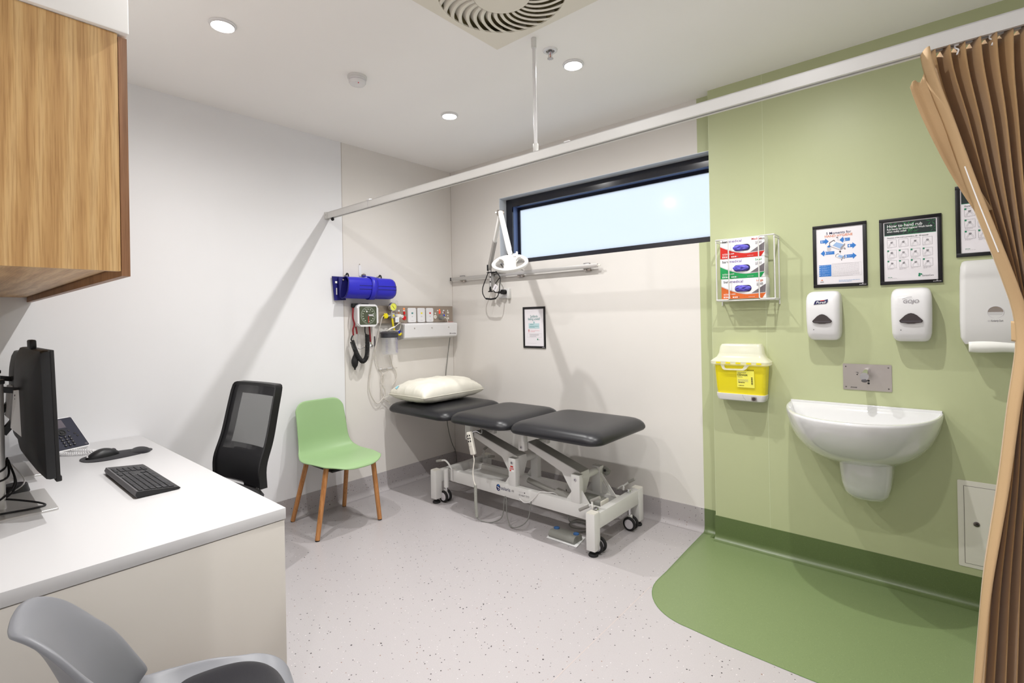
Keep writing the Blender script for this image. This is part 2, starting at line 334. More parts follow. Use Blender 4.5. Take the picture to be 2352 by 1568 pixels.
# ---------------------------------------------------------------- the room
H = 2.7
def st(b, name): return b.obj(name, kind='structure')
b = B(); fl = [(0, 0), (0, -3.2), (2.7, -3.2), (2.7, -4.4), (4.3, -4.4), (4.3, 0)]
b.prism(fl, 'floor', -.1, 0)
gz = [(2.271, 0), (2.28, -.3), (2.292, -.62)] + [(2.292+.27*(1-math.cos(a)), -.72-.30*math.sin(a)) for a in [PI/2*k/14 for k in range(15)]] + [(2.72, -1.036), (3.0, -1.046), (4.3, -1.05)]
gz = [(p[0], p[1]) for p in gz]
b.poly(gz + [(4.3, 0)], 'floorgreen', .0006)
b.line(gz, .004, 'weld', .001)
b.line([(2.291, -.80), (2.30, -1.6), (2.31, -2.6), (2.32, -3.2)], .0025, 'weldgrey', .0004)
st(b, 'floor')
b = B()
for x0, x1, y0, y1 in ((0, 1.775, -3.2, 0), (1.775, 2.33, -1.302, 0), (1.775, 2.33, -3.2, -1.857), (2.33, 2.7, -3.2, 0), (2.7, 4.3, -4.4, 0)):
    b.bb((x0, y0, H), (x1, y1, H+.08), 'ceil')
st(b, 'ceiling')
b = B(); b.bb((-.1, -3.3, 0), (0, -1.105, H), 'wallwhite'); b.bb((-.1, -1.105, 0), (0, .15, H), 'wallvinyl'); b.bb((0, -1.107, .14), (.0006, -1.103, H), 'seamgrey'); b.bb((0, -.003, .14), (.0006, 0, H), 'seamgrey')
st(b, 'wall_left')
b = B(); wx0, wx1, wz0, wz1 = .597, 2.45, 1.80, 2.362
b.bb((0, 0, 0), (2.27, .2, wz0), 'wallvinyl'); b.bb((0, 0, wz0), (wx0, .2, wz1), 'wallvinyl'); b.bb((0, 0, wz1), (2.27, .2, H), 'wallvinyl')
b.bb((2.27, 0, 0), (2.45, .2, wz0), 'wallgreen'); b.bb((2.27, 0, wz1), (2.45, .2, H), 'wallgreen'); b.bb((2.45, 0, 0), (4.3, .2, H), 'wallgreen')
b.bb((2.362, GY, 0), (4.3, 0, H), 'wallgreen'); b.bb((2.662, GY-.0006, .14), (2.666, GY, H), 'seamgreen'); b.bb((2.363, GY-.0006, .14), (2.366, GY, H), 'seamgreen')
st(b, 'wall_back')
b = B(); b.bb((4.3, -4.5, 0), (4.4, .15, H), 'wallwhite'); st(b, 'wall_right')
b = B(); b.bb((-.1, -3.3, 0), (2.7, -3.2, H), 'wallwhite'); b.bb((2.6, -4.4, 0), (2.7, -3.3, H), 'wallwhite'); st(b, 'wall_front')
b = B(); b.bb((2.6, -4.5, 0), (4.4, -4.4, H), 'wallwhite'); st(b, 'wall_rear')
b = B(); b.bb((.0, -3.2, 2.085), (1.872, -2.810, H), 'ceil', .004); st(b, 'wall_bulkhead')
# coved skirtings
PR = [(.0, .144), (.004, .144), (.004, .04)] + [(.004+.034*(1-math.cos(a)), .036-.0352*math.sin(a)) for a in [PI/2*k/7 for k in range(8)]] + [(.0, .0005)]
def skirt(name, runs, m):
    b = B()
    for (a, c, nrm) in runs:
        a = Vector(a+(0,)); c = Vector(c+(0,)); n = Vector(nrm+(0,))
        b.loft([[p+n*d+Vector((0, 0, z)) for d, z in PR] for p in (a, c)], m)
    return st(b, name)
skirt('baseboard_left', [((0, -3.2), (0, 0), (1, 0))], 'floor')
skirt('baseboard_back', [((0, 0), (2.271, 0), (0, -1))], 'floor')
skirt('baseboard_right', [((2.271, 0), (2.362, 0), (0, -1)), ((2.362, 0), (2.362, GY), (-1, 0)), ((2.358, GY), (4.3, GY), (0, -1))], 'greenbase')
# window
wn = thing('window_1', None, None, (0, 0, 0)); wn['kind'] = 'structure'
b = B()
def rectframe(b, x0, x1, z0, z1, w, y0, y1, m, wb=None):
    wb = wb or w
    b.bb((x0, y0, z1-w), (x1, y1, z1), m); b.bb((x0, y0, z0), (x1, y1, z0+wb), m); b.bb((x0, y0, z0+wb), (x0+w, y1, z1-w), m); b.bb((x1-w, y0, z0+wb), (x1, y1, z1-w), m)
rectframe(b, wx0, wx1, wz0-.001, wz1, .0035, .001, .19, 'reveal', .001)
b.obj('window_reveal', wn)
b = B(); rectframe(b, wx0+.004, wx1, wz0, wz1-.004, .066, .085, .10, 'winblk', .045)
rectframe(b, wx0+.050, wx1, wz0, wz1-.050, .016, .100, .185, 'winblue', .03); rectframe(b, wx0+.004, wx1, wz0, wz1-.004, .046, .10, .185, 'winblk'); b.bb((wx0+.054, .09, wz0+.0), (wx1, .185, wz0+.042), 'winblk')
b.bb((wx0, .012, wz0-.004), (wx1, .09, wz0+.034), 'winblk'); b.obj('window_frame', wn)
b = B(); rectframe(b, wx0+.064, wx1, wz0+.03, wz1-.064, .026, .160, .18, 'winblk'); b.obj('window_sash', wn)
b = B(); b.bb((wx0+.080, .170, wz0+.045), (wx1, .172, wz1-.080), 'glassw'); b.obj('window_pane', wn)

# ---------------------------------------------------------------- ceiling things
LP = [(.978, -2.268), (1.946, -.890), (.970, -.889), (1.946, -2.268), (2.92, -.889), (2.92, -2.268), (3.5, -3.7)]
LL = ['round recessed ceiling downlight above the desk end, nearest the wood cabinet', 'round recessed ceiling downlight beside the fire sprinkler', 'round recessed ceiling downlight nearest the corner above the bed pillow',
      'round recessed ceiling downlight above the desk corner, just out of view', 'round recessed ceiling downlight above the wall basin, just out of view', 'round recessed ceiling downlight in the middle of the room, out of view', 'round recessed ceiling downlight added behind the camera as fill, out of view']  # last one is an added fill lamp in the unseen nook
ld = bpy.data.lights.new('downlight_beam', 'AREA'); ld.shape = 'DISK'; ld.size = .034; ld.energy = LAMP_W; ld.color = (1, .988, .972); ld.spread = math.radians(180)
ld.use_nodes = True; _n = ld.node_tree.nodes; _l = ld.node_tree.links      # lens of the lamp: light weakens with the angle from straight down
_g = _n.new('ShaderNodeNewGeometry'); _d = _n.new('ShaderNodeVectorMath'); _d.operation = 'DOT_PRODUCT'; _l.new(_g.outputs['Incoming'], _d.inputs[0]); _l.new(_g.outputs['Normal'], _d.inputs[1])
_a = math_n(_n, _l, 'ABSOLUTE', _d.outputs['Value']); _p = math_n(_n, _l, 'POWER', _a, 1.35); _l.new(_p, _n['Emission'].inputs['Strength'])
d0 = thing('downlight', LL[0], 'ceiling light', (LP[0][0], LP[0][1], H), 0, 'recessed downlights in the ceiling')
b = B(); b.lathe([(.047, -.012), (.049, -.0005), (.054, -.0005), (.0565, -.002), (.0545, -.006), (.049, -.0065), (.047, -.004), (.047, -.0005)], 'gloss', cap=False, n=40); b.obj('trim_ring', d0, local=True)
b = B(); b.lathe([(.0001, -.0015), (.047, -.0015)], 'lampface', n=32, cap=False); b.obj('diffuser', d0, local=True)
lo = bpy.data.objects.new('lamp_light', ld); C.objects.link(lo); lo.parent = d0; lo.location = (0, 0, -.006)
for (x, y), l in list(zip(LP, LL))[1:]: dup(d0, (x, y, H), 0, l)
t = thing('smoke_detector', 'round white smoke detector dome on the ceiling', 'smoke detector', (.99, -1.59, H))
b = B(); b.lathe([(.052, 0), (.052, -.012), (.049, -.014)], 'matw'); b.obj('base', t, local=True)
b = B(); b.lathe([(.044, -.014), (.044, -.02), (.046, -.021), (.046, -.034), (.040, -.044), (.022, -.048), (.0001, -.048)], 'gloss', cap=False); b.lathe([(.0445, -.022), (.0468, -.024), (.0468, -.027), (.0445, -.029)], 'lgrey', cap=False); b.obj('head', t, local=True)
b = B(); b.ball((.03, -.012, -.047), .003, 'redl', 8); b.obj('indicator', t, local=True)
t = thing('fire_sprinkler', 'small recessed fire sprinkler head in the ceiling next to the curtain rod', 'sprinkler', (1.938, -1.086, H))
b = B(); b.lathe([(.020, -.001), (.022, -.007), (.032, -.008), (.036, -.005), (.037, 0)], 'gloss', cap=False); b.lathe([(.0001, -.0006), (.022, -.0006)], 'steel', cap=False); b.obj('escutcheon', t, local=True)
b = B(); b.cyl((0, 0, -.001), (0, 0, -.016), .010, 'chrome'); b.obj('body', t, local=True)
b = B(); b.tube(cat([(-.007, 0, -.014), (-.0105, 0, -.026), (-.006, 0, -.038), (0, 0, -.042), (.006, 0, -.038), (.0105, 0, -.026), (.007, 0, -.014)], 4), .002, 'chrome'); b.obj('yoke', t, local=True)
b = B(); b.tube([(0, 0, -.014), (0, 0, -.04)], .0028, 'copper'); b.obj('bulb', t, local=True)
b = B(); b.cyl((0, 0, -.042), (0, 0, -.0445), .012, 'steel')
for k in range(10): a = 2*PI*k/10; b.box((.0125*math.cos(a), .0125*math.sin(a), -.0432), (.006, .004, .002), 'steel', R=Matrix.Rotation(a, 3, 'Z'))
b.obj('deflector', t, local=True)
# swirl diffuser
t = thing('air_diffuser', 'square cream swirl air diffuser with curved vanes in the ceiling', 'air vent', (2.052, -1.580, H))
b = B(); hs = .2975; N = 128; R0 = .268
ring = lambda r, z: [(r*math.cos(2*PI*i/N), r*math.sin(2*PI*i/N), z) for i in range(N)]
def sq(h, z):
    o = []
    for i in range(N):
        a = 2*PI*i/N; c, s_ = math.cos(a), math.sin(a); k = h/max(abs(c), abs(s_)); o.append((c*k, s_*k, z))
    return o
b.loft([sq(hs-.012, 0), sq(hs, -.001), sq(hs, -.009), sq(hs-.003, -.0115), ring(R0, -.0115), ring(R0, -.004)], 'diff', cap=False); b.obj('face_plate', t, local=True)
b = B(); b.lathe([(.0001, -.0115), (.118, -.0115), (.121, -.009), (.121, .03)], 'diff', n=48, cap=False); b.obj('centre_disc', t, local=True)
b = B(); b.bb((-.27, -.27, .055), (.27, .27, .065), 'plenum')
for sx in (-1, 1): b.bb((sx*.272-.003, -.275, 0), (sx*.272+.003, .275, .065), 'plenum'); b.bb((-.275, sx*.272-.003, 0), (.275, sx*.272+.003, .065), 'plenum')
b.obj('duct_box', t, local=True)
NV = 30
for k in range(NV):
    b = B(); a0 = 2*PI*k/NV
    def bl(u, v):
        r = .12+(R0-.119)*v; th = a0 + .52*(v**1.5)*-1 + .16; wd = 2*PI/NV
        fl_ = .54-.18*v
        if v > .86: fl_ += (v-.86)*1.2
        if u <= .35: a = th+wd*fl_*(u/.35); z = -.0113
        else: q = (u-.35)/.65; a = th+wd*fl_+wd*(1.02-fl_)*q*min(1, (1-v)*6+.3); z = -.0113+.026*q**.9
        return (r*math.cos(a), r*math.sin(a), z)
    b.grid(bl, 6, 10, 'diff'); b.obj('vane', t, local=True, solid=.0012)
# curtain track
t = thing('curtain_track', 'white aluminium curtain track spanning the room below the ceiling', 'curtain track', (0, -1.228, 2.106))
b = B(); TY = -1.228
b.bb((.004, TY-.018, 2.108), (4.3, TY-.014, 2.148), 'powder'); b.bb((.004, TY+.014, 2.108), (4.3, TY+.018, 2.148), 'powder'); b.bb((.004, TY-.018, 2.144), (4.3, TY+.018, 2.148), 'powder')
b.bb((.004, TY-.018, 2.104), (4.3, TY-.006, 2.1085), 'powder'); b.bb((.004, TY+.006, 2.104), (4.3, TY+.018, 2.1085), 'powder'); b.bb((.004, TY-.006, 2.116), (4.3, TY+.006, 2.117), 'groove'); b.obj('rail', t)
b = B(); b.bb((0, TY-.022, 2.100), (.003, TY+.022, 2.154), 'powder'); b.bb((.003, TY-.0205, 2.103), (.035, TY-.0185, 2.150), 'powder')
for x in (.013, .022): b.cyl((x, TY-.0205, 2.13), (x, TY-.0215, 2.13), .002, 'dgrey', n=8)
b.obj('wall_bracket', t)
b = B(); b.bb((.55, TY-.0195, 2.103), (.552, TY+.0195, 2.15), 'lgrey'); b.bb((.542, TY-.021, 2.146), (.572, TY+.02, 2.156), 'gloss', .002); b.obj('joiner_clip', t)
b = B(); b.bb((2.12, TY-.021, 2.146), (2.15, TY+.02, 2.153), 'gloss', .002); b.obj('joiner_clip', t)
b = B(); b.ball((.075, TY, 2.094), .012, 'blkm', 10); b.cyl((.075, TY, 2.10), (.075, TY, 2.112), .004, 'blkm', n=8); b.obj('end_stop', t)
b = B(); b.cyl((1.944, TY, 2.148), (1.944, TY, H), .0085, 'gloss', n=16); b.obj('suspension_rod', t)
for z0, z1 in ((2.147, 2.19), (2.652, H)):
    b = B(); b.cyl((1.944, TY, z0), (1.944, TY, z1), .013, 'powder', n=16, bev=.002); b.obj('rod_collar', t)
# ---------------------------------------------------------------- desk corner
DZ = .736
t = thing('wall_cabinet', 'oak-faced overhead wall cabinet hanging above the desk', 'cabinet', (.93, -3.0, 1.486))
b = B(); b.bb((1.842, -3.198, 1.486), (1.860, -2.832, 2.083), 'oak'); b.obj('side_panel', t)
b = B(); b.bb((.002, -3.198, 1.498), (1.842, -2.834, 1.514), 'oakx'); b.obj('bottom_panel', t)
b = B(); b.bb((.002, -3.198, 1.514), (.018, -2.834, 2.083), 'oak'); b.bb((.018, -3.198, 1.514), (1.842, -3.188, 2.083), 'oak'); b.bb((.018, -3.188, 2.067), (1.842, -2.834, 2.083), 'oak'); b.obj('carcass', t)
for k in range(3):
    x0 = .004+k*.6187; b = B(); b.bb((x0, -2.830, 1.474), (x0+.616, -2.812, 2.078), 'oakedge'); b.obj('door', t)
t = thing('desk', 'white laminate desk with a thick top and solid end panel', 'desk', (.88, -2.79, 0))
b = B(); b.bb((.002, -3.198, .699), (1.757, -2.380, DZ), 'desk', .0015); b.obj('desktop', t)
b = B(); b.bb((1.727, -3.198, 0), (1.7545, -2.384, .6965), 'deskpanel', .001); b.obj('end_panel', t)
b = B(); b.bb((.004, -3.16, 0), (.022, -2.45, .6965), 'deskpanel'); b.obj('end_panel', t)
b = B(); b.bb((.022, -3.13, .25), (1.727, -3.112, .6965), 'deskpanel'); b.obj('modesty_panel', t)
b = B(); b.bb((.022, -2.45, .66), (1.727, -2.432, .6965), 'deskpanel'); b.obj('front_rail', t)
# monitors
def monitor(x, y, rz, label, cam_up=True, dz=0):
    t = thing('computer_monitor', label, 'monitor', (x, y, DZ), rz, 'monitors on the desk')
    b = B(); b.loft([[(p[0], p[1], z) for p in rrect(.32-2*i, .205-2*i, .008, 4, 0, .03)] for z, i in ((0, 0), (.006, 0), (.0075, .0015))], 'alup'); b.obj('stand_base', t, local=True)
    b = B(); b.loft([[(p[0], p[1], z) for p in rrect(.058*k, .034*k, .012, 4)] for z, k in ((.0075, 1.08), (.03, 1), (.42, .92), (.437, .92))], 'alup')
    b.box((0, 0, .432), (.058, .036, .014), 'blk', .003); b.obj('stand_column', t, local=True)
    b = B()
    for z0, z1 in ((.405, .395), (.255, .325)): b.tube([(0, .012, z0), (0, .062, z1), (0, .085, z1+.003)], .014, 'blk', n=4)
    b.obj('lift_arm', t, local=True)
    b = B(); b.T = Matrix.Translation((0, .108, .328+dz)) @ Matrix.Rotation(math.radians(1.6), 4, 'X')
    W, Z0, Z1 = .27, -.198, .212
    # deep rounded back shell
    def rr(w, h, y, r): return [(p[0], y, p[1]) for p in rrect(w, h, r, 6, 0, (Z0+Z1)/2)]
    hh = Z1-Z0
    b.loft([rr(2*W, hh, .0, .006), rr(2*W, hh, -.014, .006), rr(2*W-.004, hh-.004, -.022, .012), rr(2*W-.06, hh-.04, -.036, .05), rr(2*W-.16, hh-.08, -.046, .08), rr(2*W-.24, hh-.11, -.052, .09), rr(2*W-.30, hh-.14, -.055, .08)], 'blk')
    bo = b.obj('back_shell', t, local=True)
    b = B(); b.T = Matrix.Translation((0, .108, .328+dz)) @ Matrix.Rotation(math.radians(1.6), 4, 'X')
    b.bb((-W, .0002, Z0-.006), (W, .0105, Z1), 'blkm', .002); b.bb((-W+.012, .0105, Z0+.02), (W-.012, .0112, Z1-.012), 'blkg'); b.bb((-W+.002, -.001, Z0-.012), (W-.002, .014, Z0+.006), 'blk', .003); b.obj('screen', t, local=True)
    b = B(); b.T = Matrix.Translation((0, .108, .328+dz)) @ Matrix.Rotation(math.radians(1.6), 4, 'X')
    b.box((0, -.014, Z1+(.014 if cam_up else -.012)), (.075, .018, .034), 'blk', .005); b.obj('webcam', t, local=True)
    b = B(); b.T = Matrix.Translation((0, .108, .328+dz)) @ Matrix.Rotation(math.radians(1.6), 4, 'X')
    b.add([(-.035, -.0555, .075), (.035, -.0555, .075), (.035, -.0555, -.085), (-.035, -.0555, -.085), (-.03, -.068, .075), (.03, -.068, .075), (.03, -.080, -.050), (-.03, -.080, -.050)], [(0, 1, 2, 3), (4, 7, 6, 5), (0, 4, 5, 1), (3, 2, 6, 7), (1, 5, 6, 2), (0, 3, 7, 4)], 'alup')
    for k in range(3): b.box((.031, -.063, .058-.012*k), (.002, .008, .006), 'dgrey')
    b.obj('mount_bracket', t, local=True, label='silver mount bracket'); return t
monitor(1.0, -3.0, 0, 'black computer monitor nearest the camera, seen from behind at the desk end')
monitor(.42, -2.97, 0, 'black computer monitor half hidden behind the nearer one, by the telephone', False, -.03)
def cable(name, pts, r, m, label, catg, group=None, k=8): tag(B().tube(cat(pts, k), r, m).obj(name, loc=Vector(pts[0])-Vector((0, 0, 0))), label, catg, group)
CB = [([(.96, -2.975, .90), (1.03, -2.99, .875), (1.02, -3.045, .86), (1.12, -3.11, .885), (1.1, -3.19, .9)], 'black cable looping from monitor back towards the cabinet wall, highest of the bundle'),
      ([(.94, -2.972, .89), (1.02, -2.98, .845), (1.04, -3.04, .84), (1.1, -3.12, .86), (1.06, -3.19, .86)], 'black cable sagging from monitor back across the stand column'),
      ([(.92, -2.97, .885), (1.0, -2.96, .82), (1.03, -3.0, .775), (.98, -3.07, .7415), (.94, -3.16, .7415)], 'black cable dropping from monitor back onto the stand base'),
      ([(.90, -2.968, .88), (.97, -2.955, .80), (.99, -3.0, .76), (.93, -3.05, .7415), (.88, -3.15, .7415)], 'black cable dropping behind the stand column to the desk'),
      ([(.86, -2.965, .87), (.93, -2.93, .80), (.89, -2.99, .755), (.83, -3.08, .7415)], 'white cable hanging among the black cables behind the monitor')]
for i, (p, l) in enumerate(CB): cable('cable', p, .0032 if i < 4 else .0022, 'blkm' if i < 4 else 'wcable', l, 'cable', 'cables behind the monitors')
cable('cable', [(.93, -3.06, .7475), (1.0, -3.0, .772), (1.06, -2.93, .760), (1.10, -2.895, .7475), (1.115, -2.93, .7475), (1.10, -3.0, .7475), (1.08, -3.12, .7475)], .0032, 'blkm', 'black cable looped flat across the silver stand base', 'cable', 'cables behind the monitors')
t = thing('desk_speaker', 'small round black device standing behind the monitor stand base', 'speaker', (.80, -2.945, DZ))
b = B(); b.lathe([(.04, 0), (.042, .003), (.038, .018), (.036, .03), (.033, .033), (.0001, .034)], 'blk', o=(0, 0, 0)); b.obj('body', t, local=True)
b = B(); b.lathe([(.026, .0335), (.028, .0345), (.03, .0335)], 'dgrey', cap=False); b.obj('rim', t, local=True)
# telephone
t = thing('desk_phone', 'dark desk telephone in a white casing, leaning beside the wall', 'telephone', (.16, -2.70, DZ), math.radians(25))
ca, sa = math.cos(math.radians(46)), math.sin(math.radians(46)); Rz = Matrix.Rotation(math.radians(25), 4, 'Z')
U_ = (Rz @ Vector((0, 1, 0))); V_ = (Rz @ Vector((-ca, 0, sa))); Oc = Vector((.16, -2.6225, .7545)) - U_*.235
b = B().frame(Oc, U_, V_); b.prism(rrect(.236, .196, .012, 5, .118, .096), 'gloss', -.018, 0, .003); b.obj('casing', t)
b = B().frame(Oc, U_, V_); b.prism(rrect(.172, .184, .006, 4, .147, .096), 'phone', 0.0002, .003, .001); b.disc(.222, .014, .006, 'dgrey', .0034); b.obj('face', t)
b = B().frame(Oc, U_, V_); b.rect(.105, .13, .185, .18, 'screen', .0036); b.line([(.10, .122), (.188, .122)], .004, 'blk', .0036); b.obj('display', t)
b = B().frame(Oc, U_, V_); b.lathe([(.019, .003), (.019, .007), (.014, .007), (.013, .005), (.008, .005), (.007, .008), (.0001, .0085)], 'blk', o=(.152, .101, 0), n=24); b.obj('navigation_ring', t)
for iy in range(4):
    for ix in range(3):
        b = B().frame(Oc, U_, V_); b.lathe([(.0062, .0029), (.0062, .0055), (.005, .0068), (.0001, .0072)], 'blk', o=(.132+ix*.019+.004, .072-iy*.0165, 0), n=14); b.disc(.1355+ix*.019, .073-iy*.0165, .0014, 'lgrey', .0075, 8); b.obj('key', t)
for (x, y) in ((.204, .086), (.210, .070), (.121, .097), (.186, .108)):
    b = B().frame(Oc, U_, V_); b.lathe([(.005, .0029), (.005, .005), (.0001, .006)], 'blk', o=(x, y, 0), n=14); b.obj('key', t)
b = B().frame(Oc, U_, V_)
hp = [(.035+.006*math.sin(v*PI), .002+v*.19, .012+.016*math.sin(v*PI)) for v in [k/16 for k in range(17)]]
b.loft([[(x+p[0], y, z+p[1]) for p in rrect(.048 if (v < .3 or v > .7) else .036, .03, .012, 4)] for v, (x, y, z) in [(k/16, hp[k]) for k in range(17)]], 'phone'); h = b.obj('handset', t)
b = B().frame(Oc, U_, V_); b.bb((.012, .062, .018), (.058, .094, .0475), 'redl', .006); b.obj('red_label', h, label='red band on the handset')
b = B().frame(Oc, U_, V_); b.bb((.06, -.002, -.012), (.09, .03, .002), 'gloss', .006); b.obj('cord_socket', t)
b = B(); b.bb((.006, -2.80, DZ), (.045, -2.70, .83), 'gloss', .008); b.obj('stand', t)
b = B(); b.tube(coil(cat([(.20, -2.76, .748), (.27, -2.71, .746), (.31, -2.655, .745), (.30, -2.628, .745), (.25, -2.645, .746), (.19, -2.70, .748), (.13, -2.77, .75)], 8), .006, 46, 8), .0021, 'gloss', n=5); b.obj('coiled_cord', t)
# mouse pad and mouse
t = thing('mouse_pad', 'black teardrop mouse pad with a raised wrist rest', 'mouse pad', (.43, -2.56, DZ))
def padpt(a, k=1.0):    # outline around the y axis
    y = -2.566+.138*k*math.cos(a); wv = .118-.022*math.cos(2*a)*-1; q = (math.cos(a)+1)/2
    wd = .128*(1-q)+.088*q+(-.020*math.sin(PI*q)); return (.430+wd*k*math.sin(a), y)
b = B(); n = 56
b.loft([[padpt(2*PI*i/n, k)+(z,) for i in range(n)] for z, k in ((DZ, 1), (DZ+.0025, 1), (DZ+.003, .985))], 'pad'); b.obj('pad', t)
b = B(); b.ball((.432, -2.475, DZ+.001), 1, 'pad', 24, (.072, .038, .017)); b.obj('wrist_rest', t)
t = thing('computer_mouse', 'black computer mouse resting on the mouse pad', 'mouse', (.42, -2.62, .739), math.radians(12))
b = B()
def ms(u, v):
    y = -.062+.124*v; w_ = .033*(math.sin(PI*min(1, max(0, v*.94+.03)))**.42); h = .038*(math.sin(PI*(v*.9+.02))**.7)*(1-.25*(v-.35)**2)
    a = PI*u; return (w_*math.cos(a)*(1-.05*math.sin(a)), -y if False else y, max(0, h*math.sin(a)**.75))
b.grid(lambda u, v: ms(u, 1-v), 18, 24, 'blk'); b.obj('body', t, local=True)
b = B(); b.cyl((-.004, .042, .017), (.004, .042, .017), .012, 'dgrey', n=20); b.obj('scroll_wheel', t, local=True)
b = B(); b.ball((.006, -.061, .012), .0035, 'whitep', 8); b.obj('logo_dot', t, local=True)
# keyboard
t = thing('computer_keyboard', 'black full size computer keyboard lying on the white desk', 'keyboard', (1.01, -2.61, DZ))
KO = Vector((1.248, -2.672, DZ+.026)); KV = Vector((0, .128, -.0145)); KL = KV.length
b = B(); x0, x1 = .770, 1.250
b.loft([[(x, -2.672, DZ+.004), (x, -2.676, DZ+.014), (x, -2.672, DZ+.025), (x, -2.545, DZ+.0105), (x, -2.538, DZ+.005), (x, -2.545, DZ+.0015)] for x in (x0, x1)], 'blk'); b.obj('case', t)
b = B(); b.loft([[(x0+.004, y, z) for y, z in ((-2.674, DZ+.003), (-2.678, DZ+.014), (-2.672, DZ+.026), (-2.668, DZ+.0255), (-2.668, DZ+.003))], [(x1-.004, y, z) for y, z in ((-2.674, DZ+.003), (-2.678, DZ+.014), (-2.672, DZ+.026), (-2.668, DZ+.0255), (-2.668, DZ+.003))]], 'keyside'); b.obj('rear_strip', t)
# keys: user sits on the +y side, so columns run from +x (left) to -x (right)
rows = [(.014, [1.1]+[1]*12), (.034, [1]*13+[1.9]), (.053, [1.5]+[1]*12+[1.4]), (.072, [1.8]+[1]*11+[2.1]), (.091, [2.3]+[1]*10+[2.6]), (.110, [1.3, 1.1, 1.3, 6.1, 1.2, 1.2, 1.2, 1.5])]
U1 = .0186; nk = 0; nv = KV.normalized(); kn = Vector((-1, 0, 0)).cross(nv)
def key(u, v, wd, dp=.0155):
    b = B().frame(KO, (-1, 0, 0), nv); b.prism(rrect(wd-.003, dp, .0015, 2, u, v), 'keys', -.001, .0028, .0006)
    b.rect(u-wd*.5+.0035, v-.0035, u-wd*.5+.0065, v-.0005, 'lgrey', .003); b.obj('key', t)
for v, ws in rows:
    u = .012
    for w_ in ws:
        key(u+w_*U1/2, v, w_*U1, .011 if v < .02 else .0155); u += w_*U1
for ix in range(3):
    for v in (.014, .034, .053): key(.296+ix*U1, v, U1, .011 if v < .02 else .0155)
for u, v in ((.2965+U1, .091), (.2965, .110), (.2965+U1, .110), (.2965+2*U1, .110)): key(u, v, U1)
for ix in range(4):
    for v in (.014, .034, .053, .072): key(.372+ix*U1, v, U1, .011 if v < .02 else .0155)
for ix in range(4):
    for v in (.091, .110):
        if not (ix == 3 and v > .1): key(.372+ix*U1, v, U1)

# ---------------------------------------------------------------- chairs
# black mesh office chair, faces -y at the desk
t = thing('office_chair', 'black mesh-backed office chair tucked under the far side of the desk', 'chair', (.548, -2.17, 0), math.radians(8))
def bk(u, v, off=0):      # u across -1..1, v up 0..1  (local: +y is behind)
    z = .50+.52*v; y = .125+.075*(v-.3)+(-.03*math.sin(PI*min(1, v*1.1))*0)-.022*math.exp(-((v-.20)/.18)**2)+.03*v*v
    hw = .232-.018*v; return Vector((u*hw, y+.016*(1-u*u)+off, z))
outl = [(-1, .0)]+[(-1, v/20) for v in range(1, 19)]+[(-.98, .965), (-.93, .99), (-.84, 1.0)]+[(u/10, 1.0) for u in range(-7, 8, 2)]+[(.84, 1.0), (.93, .99), (.98, .965)]+[(1, v/20) for v in range(18, -1, -1)]
b = B(); fr = []
pts = [bk(u, v) for u, v in outl]
R_ = []
for i, p in enumerate(pts):
    a = pts[max(0, i-1)]; c = pts[min(len(pts)-1, i+1)]; d = (c-a).normalized(); yv = Vector((0, 1, 0)); q = d.cross(yv).normalized()
    q = -q if q.dot(Vector((p.x, 0, p.z-.75))) > 0 else q
    R_.append([p+q*.0-yv*.010, p+q*.018-yv*.006, p+q*.018+yv*.018, p+q*.0+yv*.030])
b.loft(R_, 'blk'); b.obj('back_frame', t, local=True, ang=50)
b = B(); b.grid(lambda u, v: bk((u*2-1)*.96, v*.985, -.003), 20, 24, 'mesh'); b.obj('back_mesh', t, local=True)
b = B()
for (u0, u1, v0, v1) in ((-.96, -.60, .0, .985), (.80, .96, 0, .985), (-.6, .80, .88, .985), (-.6, .80, 0, .38)):
    b.grid(lambda u, v: bk(u0+(u1-u0)*u, v0+(v1-v0)*v, .004), 6, 12, 'mesh2')
b.obj('dense_mesh_border', t, local=True)
b = B(); b.loft([[bk(u, v, .012) for u in (-.96, -.6, -.2, .2, .6, .96)]+[bk(u, v, .024) for u in (.96, .6, .2, -.2, -.6, -.96)] for v in (.0, .06, .14, .22, .30)], 'lumbar'); b.obj('lumbar_support', t, local=True)
b = B(); b.loft([[Vector((s*w_, y, z)) for s, y in ((-1, yy), (1, yy), (1, yy+.02), (-1, yy+.02))] for z, w_, yy in ((.34, .05, .10), (.46, .06, .165), (.60, .09, .165), (.66, .13, .15))], 'blk'); b.obj('back_support', t, local=True)
b = B(); b.loft([[(p[0], p[1], z) for p in rrect(.49-2*i, .47-2*i, .08, 6, 0, -.10)] for z, i in ((.42, .03), (.435, .005), (.46, 0), (.48, .01), (.488, .035), (.49, .08))], 'pad'); b.obj('seat', t, local=True)
b = B(); b.cyl((0, -.08, .10), (0, -.08, .27), .028, 'blk'); b.cyl((0, -.08, .27), (0, -.08, .41), .016, 'chrome'); b.box((0, -.08, .405), (.2, .22, .03), 'blk', .006); b.obj('gas_lift', t, local=True)
